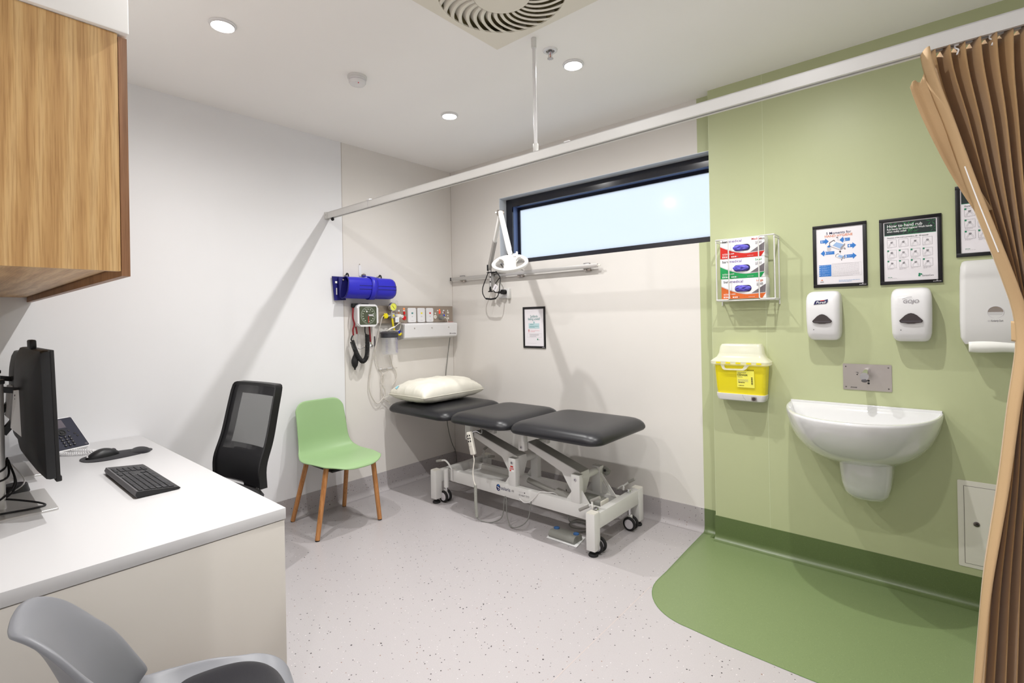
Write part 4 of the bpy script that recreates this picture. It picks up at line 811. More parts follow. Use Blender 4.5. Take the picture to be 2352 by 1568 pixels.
b.rect(-.640, 1.425, -.616, 1.438, 'whitep', .029); b.rect(-.632, 1.408, -.622, 1.420, 'orange', .029); b.obj('labels', t)
b = B(); b.cyl((.075, -.664, 1.375), (.075, -.662, 1.322), .0045, 'offw', .0035, n=12); b.obj('nozzle', t)
# suction jar
t = thing('suction_jar', 'clear graduated suction jar with a smoked lid hanging from the wall', 'jar', (.09, -.765, 1.085))
b = B(); b.lathe([(.058, .006), (.062, .012), (.066, .13), (.0665, .142)], 'jar', o=(.09, -.765, 1.08), cap=False, n=40); b.lathe([(.0001, .004), (.058, .006)], 'jar', o=(.09, -.765, 1.08), cap=False, n=40); b.obj('jar', t)
b = B(); b.lathe([(.0675, .138), (.070, .142), (.070, .168), (.074, .170), (.074, .178), (.06, .186), (.0001, .188)], 'jarlid', o=(.09, -.765, 1.08), n=40); b.obj('lid', t)
b = B()
for k in range(9):
    a0 = math.radians(-62); z = 1.100+k*.0125; 
    for j in range(4):
        a, a2 = a0+j*.09, a0+(j+1)*.09
        if k % 3 != 0 and j > 2: continue
        r = .0668; b.add([(.09+r*math.cos(q), -.765+r*math.sin(q), zz) for q, zz in ((a, z), (a2, z), (a2, z+.0014), (a, z+.0014))], [(0, 1, 2, 3)], 'ink')
for k in range(13):
    for j in range(5):
        if (k*7+j*3) % 4 == 0: continue
        a = .15+j*.13; z = 1.100+k*.008; r = .0668; b.add([(.09+r*math.cos(q), -.765+r*math.sin(q), zz) for q, zz in ((a, z), (a+.10, z), (a+.10, z+.0028), (a, z+.0028))], [(0, 1, 2, 3)], 'ink')
a = .35; b.add([(.09+.067*math.cos(q), -.765+.067*math.sin(q), zz) for q, zz in ((a, 1.205), (a+.25, 1.209), (a+.3, 1.220), (a+.05, 1.212))], [(0, 1, 2, 3)], 'bluek'); b.obj('graduations', t, label='blue printed graduations')
b = B(); b.cyl((.10, -.79, 1.268), (.10, -.79, 1.285), .010, 'clear'); b.cyl((.09, -.735, 1.268), (.09, -.735, 1.30), .008, 'clear'); b.tube([(.10, -.80, 1.268), (.10, -.75, 1.292), (.10, -.72, 1.30)], .007, 'offw'); b.obj('ports', t)
b = B(); b.bb((.003, -.80, 1.215), (.022, -.73, 1.27), 'alup', .003); b.bb((.003, -.848, 1.15), (.012, -.842, 1.23), 'dgrey'); b.obj('wall_bracket', t)
def tub(pts, label, r=.004): cable('suction_tubing', pts, r, 'tubing', label, 'tubing', 'clear plastic tubing on the wall above the pillow', 8)
tub([(.045, -.765, 1.393), (.05, -.80, 1.38), (.05, -.825, 1.30), (.045, -.85, 1.20), (.03, -.88, 1.06), (.022, -.905, .92), (.02, -.91, .82), (.022, -.88, .74), (.024, -.84, .70), (.028, -.79, .74), (.03, -.77, .79), (.024, -.80, .86), (.022, -.79, .92), (.03, -.745, .945), (.035, -.76, .975), (.035, -.80, .972)], 'clear suction tubing hanging in the longest loop from the yellow knob to below pillow height')
tub([(.10, -.72, 1.30), (.11, -.68, 1.33), (.10, -.66, 1.315), (.09, -.675, 1.27), (.095, -.735, 1.272)], 'short clear tubing loop above the jar lid', .0035)
tub([(.03, -.83, 1.22), (.02, -.85, 1.10), (.016, -.83, 1.0), (.016, -.79, .93), (.018, -.775, .88), (.022, -.80, .80), (.022, -.79, .74), (.03, -.74, .70), (.05, -.74, .68)], 'clear tubing running down behind the jar to the couch edge')
tub([(.02, -.715, 1.07), (.018, -.69, .985), (.02, -.66, .94), (.02, -.655, .88), (.022, -.70, .82)], 'clear tubing curling down beside the pillow')
t = thing('cable_hook', 'small white wall hook holding the tubing above the pillow', 'hook', (0, -.74, .965))
b = B(); b.bb((.001, -.815, .962), (.012, -.68, .972), 'gloss', .002); b.obj('bar', t); b = B(); b.tube(cat([(.006, -.68, .967), (.02, -.665, .966), (.03, -.65, .966)], 4), .003, 'steel', n=8); b.obj('pin', t)
# sphygmomanometer
t = thing('blood_pressure_gauge', 'square white wall blood pressure gauge with dark dial and black coiled hose', 'blood pressure monitor', (0, -.952, 1.394))
b = PA(); b.prism(rrect(.182, .170, .028, 6, -.952, 1.394), 'gloss', .03, .085, .008); b.obj('casing', t)
b = PA(); b.prism(rrect(.150, .140, .010, 4, -.952, 1.394), 'dial', .0845, .0868, .001); b.obj('dial_glass', t)
b = B().frame((.0872, -.952, 1.394), **WALLA)
for k in range(60):
    a = math.radians(-75+330*k/59); l_ = .006 if k % 5 else .010; b.line([((.062-l_)*math.cos(a), (.062-l_)*math.sin(a)), (.062*math.cos(a), .062*math.sin(a))], .0013, 'dialm')
for k in range(14):
    a = math.radians(-80+340*k/14); b.rect(.047*math.cos(a)-.005, .047*math.sin(a)-.0028, .047*math.cos(a)+.005, .047*math.sin(a)+.0028, 'dialm', .0003)
b.line([(.064*math.cos(2*PI*i/40), .064*math.sin(2*PI*i/40)) for i in range(41)], .0012, 'dialm'); b.txt('baum', .002, .026, .010, 'dialm', .0003, 0, 0, 'LEFT', .018); b.disc(-.012, .030, .006, 'whitep', .0003, 10)
b.poly([(-.002, .004), (.004, .004), (.004, -.052), (.0, -.058), (-.001, -.052)], 'redl', .0009); b.rect(.0, -.004, .046, .008, 'lgrey', .0006); b.disc(0, 0, .006, 'dgrey', .0012, 14); b.obj('scale', t)
b = PA(); b.bb((-1.035, 1.325, .001), (-.872, 1.46, .03), 'lgrey', .004); b.bb((-1.06, 1.455, .02), (-1.01, 1.487, .05), 'blk', .006); b.bb((-.97, 1.478, .02), (-.92, 1.487, .05), 'blk', .003); b.obj('wall_mount', t)
b = B(); b.tube(cat([(.055, -.962, 1.312), (.055, -.962, 1.27), (.055, -.956, 1.252), (.055, -.945, 1.245)], 5), .004, 'blkm', n=8)
pth = cat([(.055, -.944, 1.246), (.055, -.944, 1.16), (.06, -.955, 1.08), (.065, -.99, 1.045), (.065, -1.025, 1.075), (.06, -1.055, 1.14), (.055, -1.075, 1.205)], 10)
b.tube(coil(pth, .0135, 44, 12), .0045, 'blkm', n=6); b.tube(cat([(.055, -1.075, 1.205), (.055, -1.082, 1.215), (.055, -1.075, 1.235), (.055, -1.068, 1.245)], 4), .005, 'blk'); b.obj('coiled_hose', t)
b = B(); b.lathe([(.006, 0), (.006, .010), (.020, .030), (.0255, .055), (.0245, .075), (.016, .100), (.008, .115), (.007, .125)], 'blkm', o=(.04, -1.045, .985), n=24); b.obj('inflation_bulb', t)
t = thing('stethoscope', 'maroon-tubed stethoscope hanging behind the blood pressure gauge', 'stethoscope', (.03, -1.0, 1.45))
b = B(); b.tube(cat([(.045, -1.055, 1.45), (.05, -1.062, 1.38), (.05, -1.05, 1.33), (.05, -1.062, 1.29), (.05, -1.06, 1.245)], 8), .0065, 'maroon'); b.tube(cat([(.035, -1.055, 1.45), (.03, -1.01, 1.47), (.028, -.95, 1.46), (.03, -.915, 1.40), (.035, -.91, 1.30), (.04, -.905, 1.19)], 8), .0065, 'maroon'); b.obj('tubing', t)
b = B(); b.tube(cat([(.045, -1.035, 1.31), (.045, -1.028, 1.275), (.045, -1.026, 1.255)], 5), .006, 'maroon'); b.tube(cat([(.045, -1.026, 1.255), (.045, -1.026, 1.19), (.045, -1.022, 1.15), (.05, -1.005, 1.140), (.055, -.98, 1.152)], 6), .0028, 'chrome'); b.ball((.056, -.972, 1.157), .008, 'steel', 10); b.obj('ear_tube', t)
b = B(); b.lathe([(.018, 0), (.019, .004), (.015, .010), (.006, .014), (.006, .022)], 'chrome', o=(.045, -.905, 1.155), ax=(1, .3, .2)); b.cyl((.045, -.905, 1.19), (.045, -.903, 1.165), .005, 'chrome', n=10); b.obj('chest_piece', t)
# blue roll on hooks
t = thing('rolled_apron', 'royal blue rolled vinyl apron held by a strap on wall hooks', 'rolled apron', (.0, -.96, 1.60))
b = B(); NP = 36
def roll(y, k=1.0):
    R = []
    for i in range(NP):
        a = 2*PI*i/NP; rx, rz_ = .060, .086; x = .074+rx*math.cos(a)*k; z = 1.603+rz_*math.sin(a)*k*(1+.05*math.cos(2*a)); R.append((max(.008, x), y+noise.noise(Vector((a, y*3, 0)))*.004, z+.012*((y+.95)/-.24)*0))
    return R
def rollu(y, k, dy):      # skewed left end like a folded cone
    return [(p[0], p[1]+dy*(.5-.5*(p[2]-1.603)/.086), p[2]) for p in roll(y, k)]
b.loft([rollu(-1.125, .98, -.03)]+[roll(y) for y in (-1.06, -1.0, -.92, -.85, -.78, -.745)]+[roll(-.725, .94), roll(-.715, .80)], 'blue', cap=False); b.loft([roll(-.7152, .80), roll(-.70, .3)], 'blue'); b.obj('roll', t, ang=60)
b = B(); b.loft([[(.012, -1.20, 1.683), (.05, -1.205, 1.685), (.012, -1.195, 1.51), (.035, -1.19, 1.512)][i] and v for i, v in enumerate(((.010, -1.205, 1.686), (.018, -1.205, 1.686), (.018, -1.190, 1.508), (.010, -1.190, 1.508)))] and [[(.010, -1.205, 1.686), (.018, -1.205, 1.686), (.022, -1.190, 1.508), (.010, -1.190, 1.508)], [(.010, -1.10, 1.686), (.018, -1.10, 1.686), (.022, -1.10, 1.512), (.010, -1.10, 1.512)]], 'bluedk')
b.loft([[(.03, -1.165, 1.684), (.036, -1.165, 1.684), (.05, -1.165, 1.53), (.042, -1.165, 1.53)], [(.04, -1.10, 1.684), (.046, -1.10, 1.684), (.06, -1.10, 1.53), (.05, -1.10, 1.53)]], 'bluedk')
b.bb((.0225, -1.186, 1.635), (.0235, -1.170, 1.650), 'whitep'); b.bb((.0235, -1.180, 1.55), (.0245, -1.172, 1.60), 'lgrey'); b.ball((.05, -1.135, 1.66), .007, 'steel', 8); b.obj('inner_layers', t, label='dark blue inner layers')
b = B()
for y0, sg in ((-.955, 0), (-.905, 0)):
    pass
b.loft([[(p[0]*1.0+(.004 if p[0] > .02 else 0), y+.035*math.sin((p[2]-1.6)/.09*1.2)-.03*((p[2]-1.6)/.09), p[2]+(.004 if p[2] > 1.6 else -.004)) for p in roll(-.93, 1.03)] for y in (-.945, -.893)], 'blue', cap=False)
b.loft([[(.05+.04*u, -.975+.08*u, 1.700-.018*u*u), (.05+.04*u, -.925+.07*u, 1.698-.014*u*u), (.05+.04*u, -.925+.07*u, 1.692-.014*u*u), (.05+.04*u, -.975+.08*u, 1.694-.018*u*u)] for u in (0, .5, 1)], 'blue'); b.obj('strap', t, solid=.002, offs=1)
b = B()
for z in (1.618, 1.592): b.tube([(.074+.0605*math.cos(math.asin((z-1.603)/.09)), -1.05, z), (.074+.0605*math.cos(math.asin((z-1.603)/.09)), -.72, z)], .0022, 'bluedk', n=6)
b.tube([Vector(p)+Vector((.0, -.004, 0)) for p in rollu(-1.125, .98, -.03)], .004, 'bluedk', n=6, closed=True); b.tube([Vector(p) for p in roll(-.716, .81)], .003, 'bluedk', n=6, closed=True); b.obj('binding', t)
for y in (-1.09, -.80):
    t2 = thing('wall_hook', 'steel wall hook behind the %s end of the blue roll' % ('left' if y < -1 else 'right'), 'hook', (0, y, 1.68), 0, 'hooks behind the blue roll')
    b = B(); b.bb((.0005, y-.014, 1.655), (.004, y+.014, 1.705), 'steel', .001); b.obj('plate', t2); b = B(); b.tube(cat([(.004, y, 1.66), (.03, y, 1.655), (.045, y, 1.68), (.04, y, 1.705), (.025, y, 1.712), (.014, y, 1.70)], 5), .0055, 'blkg'); b.obj('hook', t2)
t = thing('wall_strip', 'white strip hanging on the wall above the blue roll', 'hanging strap', (0, -.966, 1.74))
b = B(); b.loft([[(x, y, z) for x, y in ((.001, y0), (.004, y0), (.004, y0+.022), (.001, y0+.022))] for z, y0 in ((1.70, -.972), (1.785, -.976))], 'gloss'); b.obj('strip', t); b = B(); b.ball((.005, -.966, 1.792), .0045, 'steel', 8); b.cyl((0, -.966, 1.792), (.005, -.966, 1.792), .002, 'steel', n=8); b.bb((.02, -.965, 1.69), (.05, -.94, 1.712), 'dgrey', .004); b.bb((.03, -.958, 1.70), (.045, -.946, 1.722), 'steel', .003); b.obj('clip', t)

# ---------------------------------------------------------------- window wall
t = thing('wall_rail', 'long horizontal aluminium equipment rail fixed below the window', 'rail', (.8, 0, 1.717))
b = B(); b.bb((.030, -.042, 1.703), (1.560, -.030, 1.731), 'alup', .001); b.obj('rail', t)
b = B(); b.bb((.018, -.043, 1.702), (.031, -.029, 1.732), 'blk', .001); b.obj('end_cap', t)
b = B(); b.bb((1.56, -.040, 1.712), (1.585, -.034, 1.722), 'offw', .001); b.obj('rail_end', t)
for x in (.156, .83, 1.46):
    b = B(); b.bb((x-.026, -.032, 1.700), (x+.026, 0, 1.738), 'alup', .002); b.bb((x-.026, -.022, 1.684), (x+.026, 0, 1.700), 'steel', .001); b.cyl((x, -.0225, 1.692), (x, -.025, 1.692), .005, 'screw', n=10)
    for k in range(4): b.bb((x-.022+k*.012, -.030, 1.738), (x-.014+k*.012, -.006, 1.742), 'dgrey')
    b.obj('bracket', t)
# magnifier lamp
t = thing('magnifier_lamp', 'white jointed magnifying examination lamp clamped to the wall rail', 'lamp', (.545, -.06, 1.66))
b = B(); b.bb((.520, -.062, 1.610), (.565, -.044, 1.745), 'alup', .003); b.bb((.518, -.085, 1.733), (.60, -.040, 1.742), 'blk', .002); b.cyl((.552, -.075, 1.60), (.552, -.075, 1.735), .011, 'alup', n=16)
for z in (1.70, 1.66, 1.615): b.ball((.560, -.087, z), .006, 'blk', 8)
b.cyl((.552, -.078, 1.585), (.552, -.078, 1.61), .010, 'blkm', n=12); b.box((.552, -.078, 1.580), (.045, .015, .010), 'blkm', .003); b.obj('clamp', t)
b = B(); b.lathe([(.0001, 0), (.018, 0), (.018, .06), (.012, .066)], 'alup', o=(.548, -.08, 1.742)); b.bb((.55, -.115, 1.75), (.553, -.10, 1.80), 'blk'); b.obj('pivot', t)
A0, A1, HP = Vector((.552, -.085, 1.775)), Vector((.892, -.315, 2.150)), Vector((1.135, -.490, 1.790))
d = (A1-A0); up = Vector((0, 0, 1)); q = d.cross(up).normalized(); w2 = q.cross(d).normalized()
def beam(b, p0, p1, wq, ww, m, k=4):
    R = []; d = (p1-p0).normalized(); q = d.cross(Vector((0, 0, 1))).normalized(); w_ = q.cross(d).normalized()
    for p in (p0, p1): R.append([p+q*x+w_*y for x, y in rrect(wq, ww, min(wq, ww)*.3, 3)])
    b.loft(R, m)
b = B(); beam(b, A0, A0.lerp(A1, .52), .030, .046, 'alup'); b.obj('lower_cover', t, label='grey lower arm cover')
b = B(); beam(b, A0.lerp(A1, .45), A1, .026, .036, 'mag'); b.obj('lower_arm', t)
b = B(); b.cyl(A1-q*.024, A1+q*.024, .021, 'steel', n=20); b.ball(A1+q*.034, .008, 'mag', 10); b.obj('elbow_joint', t)
b = B(); A1b = A1+Vector((.006, -.006, 0)); beam(b, A1b, HP+(A1-HP)*.13+Vector((0, 0, 0)), .034, .038, 'mag'); b.obj('upper_arm', t)
hd = HP+Vector((.02, -.03, -.055)); hn = Vector((.30, -.52, .80)).normalized()        # head tilts towards the room
U = hn.cross(Vector((HP.x-A1.x, HP.y-A1.y, 0))).normalized(); U = Vector((.76, .65, 0)).normalized(); U = (U-hn*U.dot(hn)).normalized(); V = hn.cross(U)
b = B(); b.cyl(HP+(A1-HP)*.15, HP+(A1-HP)*.05, .017, 'mag', n=16); b.tube([HP+(A1-HP)*.06, hd+V*.08], .012, 'mag', n=12); b.cyl(HP+U*.015, HP+U*.05, .011, 'mag', n=14); b.box(HP+U*.045, (.012, .012, .045), 'mag', .003); b.obj('neck_joint', t)
b = B().frame(hd, U, V); RH = .128; n = 48
def ell(r, z, k=.80): return [(r*math.cos(2*PI*i/n), r*k*math.sin(2*PI*i/n)-.005, z) for i in range(n)]
b.loft([ell(RH-.026, .0), ell(RH-.022, .008), ell(RH-.010, .012), ell(RH-.001, .006), ell(RH, -.006), ell(RH-.006, -.016), ell(RH-.022, -.018), ell(RH-.026, 0)], 'mag', cap=False)
b.prism([(-.10, .105*.55), (-.075, .082), (-.03, .097), (.03, .097), (.075, .082), (.10, .105*.55), (.055, .048), (.040, .02), (.038, -.03), (.045, -.088), (-.045, -.088), (-.038, -.03), (-.040, .02), (-.055, .048)], 'mag', -.016, .010, .003); b.line([(.022*math.cos(2*PI*i/24), .03+.022*.7*math.sin(2*PI*i/24)) for i in range(25)], .0012, 'lgrey', .0106)
b.obj('lamp_head', t, ang=40)
b = B().frame(hd, U, V); b.loft([ell(RH-.027, -.016), ell(RH-.027, -.0135)], 'clear'); b.obj('lens', t)
b = B(); b.tube(cat([(.552, -.10, 1.74), (.535, -.11, 1.69), (.497, -.11, 1.62), (.492, -.11, 1.57), (.515, -.11, 1.53), (.545, -.11, 1.515), (.60, -.11, 1.512), (.650, -.11, 1.525), (.668, -.10, 1.57), (.668, -.09, 1.63), (.655, -.07, 1.69), (.60, -.06, 1.742)], 8), .004, 'blkm', n=8); b.tube([(.53, -.11, 1.520), (.585, -.11, 1.513), (.64, -.11, 1.518)], .0075, 'blkm', n=8); b.tube(cat([(.655, -.07, 1.69), (.63, -.07, 1.67), (.60, -.075, 1.63), (.582, -.07, 1.585), (.59, -.065, 1.572), (.62, -.055, 1.567)], 6), .004, 'blkm', n=8); b.tube(cat([(.60, -.06, 1.745), (.66, -.06, 1.75), (.70, -.07, 1.755), (.68, -.09, 1.80)], 5), .005, 'blkm'); b.obj('power_cord', t)
b = B(); b.cyl((.660, -.004-.012, 1.571), (.660, -.055, 1.571), .020, 'blkm', n=20); b.tube([(.66, -.045, 1.571), (.615, -.052, 1.568)], .010, 'blkm'); b.obj('plug', t)
b = B(); b.box((.618, -.088, 1.606), (.046, .0015, .052), 'paper', R=Matrix.Rotation(math.radians(35), 3, 'Y')); b.box((.618, -.0892, 1.606), (.004, .0012, .034), 'dgrey', R=Matrix.Rotation(math.radians(35), 3, 'Y')); b.obj('cord_tag', t, label='white paper tag')
t = thing('power_outlet', 'white double power outlet on the wall behind the lamp cord', 'power outlet', (.63, 0, 1.56))
b = B().frame((0, 0, 0), **WALLB); b.prism(rrect(.118, .076, .004, 3, .640, 1.560), 'gloss', .0005, .012, .002); b.disc(.605, 1.54, .003, 'blackp', .0124, 8); b.obj('plate', t)
b = B().frame((0, 0, 0), **WALLB); b.lathe([(.020, .012), (.020, .015), (.0001, .0152)], 'matw', o=(.613, 1.558, 0), n=20)
for dx, dz in ((-.005, .004), (.005, .004), (0, -.006)): b.box((.613+dx, 1.558+dz, .0155), (.0018, .006, .0008), 'dgrey')
b.obj('socket', t); b = B().frame((0, 0, 0), **WALLB); b.bb((.690, 1.515, .0005), (.712, 1.60, .03), 'matw', .003); b.obj('side_box', t)

# ---------------------------------------------------------------- framed notices
def framed(x0, z0, x1, z1, y, label, group, fw=.017, bw=None):
    t = thing('framed_notice', label, 'framed poster', ((x0+x1)/2, y, z0), 0, group)
    bw = bw or fw; b = B().frame((0, y, 0), **WALLB)
    b.prism([(x0, z0), (x1, z0), (x1, z1), (x0, z1)], 'frameblk', .0005, .003)
    for r in (((x0, z0), (x1, z0+bw)), ((x0, z1-fw), (x1, z1)), ((x0, z0+bw), (x0+fw, z1-fw)), ((x1-fw, z0+bw), (x1, z1-fw))):
        (a, c), (e, f) = r; b.bb((a, c, .003), (e, f, .008), 'frameblk', .0012)
    for k in range(6): b.rect(x1-.034+k*.005, z0+bw*.35, x1-.031+k*.005, z0+bw*.55, 'lgrey', .0084)
    b.poly([(x1-.024, z0+bw*.62), (x1-.016, z0+bw*.62), (x1-.020, z0+bw*.85)], 'lgrey', .0084)
    b.obj('frame', t); return t
def sheet(t, x0, z0, x1, z1, y):      # paper in millimetres-like unit square 0..W, 0..H from bottom left
    b = B().frame((x0, y, z0), **WALLB); b.rect(0, 0, x1-x0, z1-z0, 'paper', .0034); return b, x1-x0, z1-z0
def greek(b, x0, x1, z, n, dz, m='lgrey', h=.0014, w=.004, seed=1):
    r = random.Random(seed)
    for k in range(n):
        x = x0; e = x1 if k < n-1 else x0+(x1-x0)*r.uniform(.4, .8)
        while x < e-.002:
            l_ = min(r.uniform(.004, .012), e-x); b.rect(x, z-k*dz, x+l_, z-k*dz+h, m, w); x += l_+.0016
y0 = 0
t = framed(.838, 1.112, 1.062, 1.440, 0, 'narrow black framed notice about feeling unwell on the window wall', 'black framed notices', .016)
b, W_, H_ = sheet(t, .854, 1.128, 1.046, 1.424, 0)
b.txt('Suddenly', W_/2, H_*.765, .030, 'tealtx', .004, .004, 0, 'CENTER', W_*.40); b.txt('feeling unwell?', W_/2, H_*.695, .030, 'tealtx', .004, .004, 0, 'CENTER', W_*.64)
b.disc(W_/2, H_*.635, .008, 'palet', .004); b.line([(W_/2, H_*.60), (W_/2, H_*.655)], .003, 'tealtx', .0042)
b.rect(W_*.21, H_*.47, W_*.77, H_*.61, 'palet', .004); greek(b, W_*.29, W_*.70, H_*.575, 1, .01, 'tealtx', .0035, .0043); greek(b, W_*.25, W_*.73, H_*.525, 2, .009, 'tealtx', .003, .0043, 3)
b.disc(W_*.22, H_*.425, .005, 'red', .004); b.disc(W_*.22, H_*.385, .005, 'pink', .004); greek(b, W_*.30, W_*.78, H_*.41, 2, .009, 'pink', .0022, .004, 4)
b.ring2((W_*.13, H_*.235, W_*.88, H_*.335), .0012, 'lgrey', .004); greek(b, W_*.26, W_*.74, H_*.31, 3, .0085, 'grey', .0022, .0042, 5)
b.rect(W_*.65, H_*.16, W_*.70, H_*.20, 'green', .004); greek(b, W_*.72, W_*.86, H_*.165, 1, .01, 'grey', .003, .004); greek(b, W_*.12, W_*.80, H_*.07, 1, .01, 'lgrey', .0015, .004, 6)
b.obj('poster', t)
# five moments
t = framed(2.900, 1.481, 3.136, 1.807, GY, 'black framed hand hygiene notice with blue arrows, leftmost on the green wall', 'black framed notices', .0165)
b, W_, H_ = sheet(t, 2.9165, 1.4975, 3.1195, 1.7905, GY)
b.txt('5 Moments for', W_*.49, H_*.885, .018, 'navy', .004, .010, 0, 'CENTER', W_*.54); b.txt('HAND HYGIENE', W_*.49, H_*.835, .0165, 'orange', .004, .010, 0, 'CENTER', W_*.60)
def arrow(x, z, l_, right, num, h=.016):
    s = 1 if right else -1; xa = x if right else x+l_; tip = xa+s*l_; hd_ = .016
    b.poly([(xa, z-h/2), (tip-s*hd_, z-h/2), (tip-s*hd_, z-h), (tip, z), (tip-s*hd_, z+h), (tip-s*hd_, z+h/2), (xa, z+h/2)] if right else [(xa, z+h/2), (tip-s*hd_, z+h/2), (tip-s*hd_, z+h), (tip, z), (tip-s*hd_, z-h), (tip-s*hd_, z-h/2), (xa, z-h/2)], 'bluep', .004)
    nx = xa+.007 if right else tip+.022; b.txt(num, nx, z-.0055, .016, 'whitep', .0044, .03, 0, 'CENTER'); greek(b, nx+.006, nx+.006+(l_-.034), z+.003, 3, .0035, 'blued', .0012, .0043, int(num))
arrow(W_*.09, H_*.765, .038, True, '1'); arrow(W_*.51, H_*.77, .045, False, '2'); arrow(W_*.09, H_*.555, .062, False, '3'); arrow(W_*.68, H_*.655, .037, True, '4'); arrow(W_*.61, H_*.475, .052, True, '5')
def bedicon(cx_, cz, k, leg):
    b.poly([(cx_-.030*k, cz+.014*k), (cx_-.012*k, cz+.028*k), (cx_+.032*k, cz+.008*k), (cx_+.014*k, cz-.012*k)], 'blued', .004); b.poly([(cx_-.030*k, cz+.014*k), (cx_-.012*k, cz+.028*k), (cx_-.004*k, cz+.024*k), (cx_-.020*k, cz+.008*k)], 'whitep', .0043)
    b.line([(cx_-.034*k, cz+.006*k), (cx_-.034*k, cz+.024*k), (cx_-.014*k, cz+.036*k), (cx_-.010*k, cz+.028*k)], .003*k, 'dgrey', .0045); b.poly([(cx_+.014*k, cz-.016*k), (cx_+.034*k, cz+.006*k), (cx_+.034*k, cz+.016*k), (cx_+.014*k, cz-.006*k)], 'grey', .0046)
    b.line([(cx_-.03*k, cz+.004*k), (cx_+.012*k, cz-.018*k), (cx_+.034*k, cz-.006*k)], .0022*k, 'grey', .0044); b.disc(cx_+.012*k, cz-.026*k, .004*k, 'blackp', .0045, 10); b.disc(cx_+.033*k, cz-.014*k, .003*k, 'dgrey', .0045, 10)
    if leg: b.line([(cx_+.004*k, cz+.03*k), (cx_+.004*k, cz+.056*k)], .0012, 'grey', .0045); b.disc(cx_, cz+.048*k, .003*k, 'dgrey', .0045, 8)
bedicon(W_*.46, H_*.655, 1.0, True); bedicon(W_*.515, H_*.465, .55, True)
b.poly([(W_*.235, H_*.60), (W_*.235, H_*.67), (W_*.275, H_*.695), (W_*.325, H_*.675), (W_*.325, H_*.61), (W_*.28, H_*.585)], 'lgrey', .004); b.poly([(W_*.235, H_*.67), (W_*.275, H_*.695), (W_*.325, H_*.675), (W_*.28, H_*.65)], 'bluep', .0043)
b.rect(W_*.05, H_*.14, W_*.32, H_*.345, 'bluep', .004)
for k in range(5): b.disc(W_*.07, H_*(.325-.0385*k), .0022, 'whitep', .0044, 8); greek(b, W_*.10, W_*.29, H_*(.328-.0385*k), 2, .0045, 'blued', .0015, .0044, k)
greek(b, W_*.34, W_*.92, H_*.345, 12, .0055, 'lgrey', .0016, .004, 9); b.ring2((W_*.335, H_*.135, W_*.955, H_*.36), .0008, 'lgrey', .004)
b.poly([(W_*.08, H_*.068), (W_*.11, H_*.088), (W_*.14, H_*.068)], 'orange', .004); b.rect(W_*.07, H_*.035, W_*.15, H_*.05, 'grey', .004); greek(b, W_*.48, W_*.92, H_*.055, 2, .006, 'blued', .0022, .004, 12); b.obj('poster', t)
def handart(b, x, z, w_, h, seed):
    r = random.Random(seed)
    for s in (-1, 1):
        cx_ = x+w_*(.5+s*.10); 
        pts = [(x+w_*(.5+s*.38), z+h*.12), (x+w_*(.5+s*.26), z+h*.38), (cx_+s*.001, z+h*r.uniform(.5, .62)), (x+w_*(.5-s*.05), z+h*r.uniform(.6, .8)), (x+w_*(.5-s*.16), z+h*r.uniform(.45, .7))]
        b.line(pts, .0006, 'grey', .0042); b.line([(p[0]-s*w_*.10, p[1]-h*.04) for p in pts[:4]], .0006, 'grey', .0042)
        for k in range(3): b.line([(x+w_*(.5+s*.10), z+h*(.48+.09*k)), (x+w_*(.5-s*.12), z+h*(.56+.08*k))], .0006, 'dgrey', .0043)
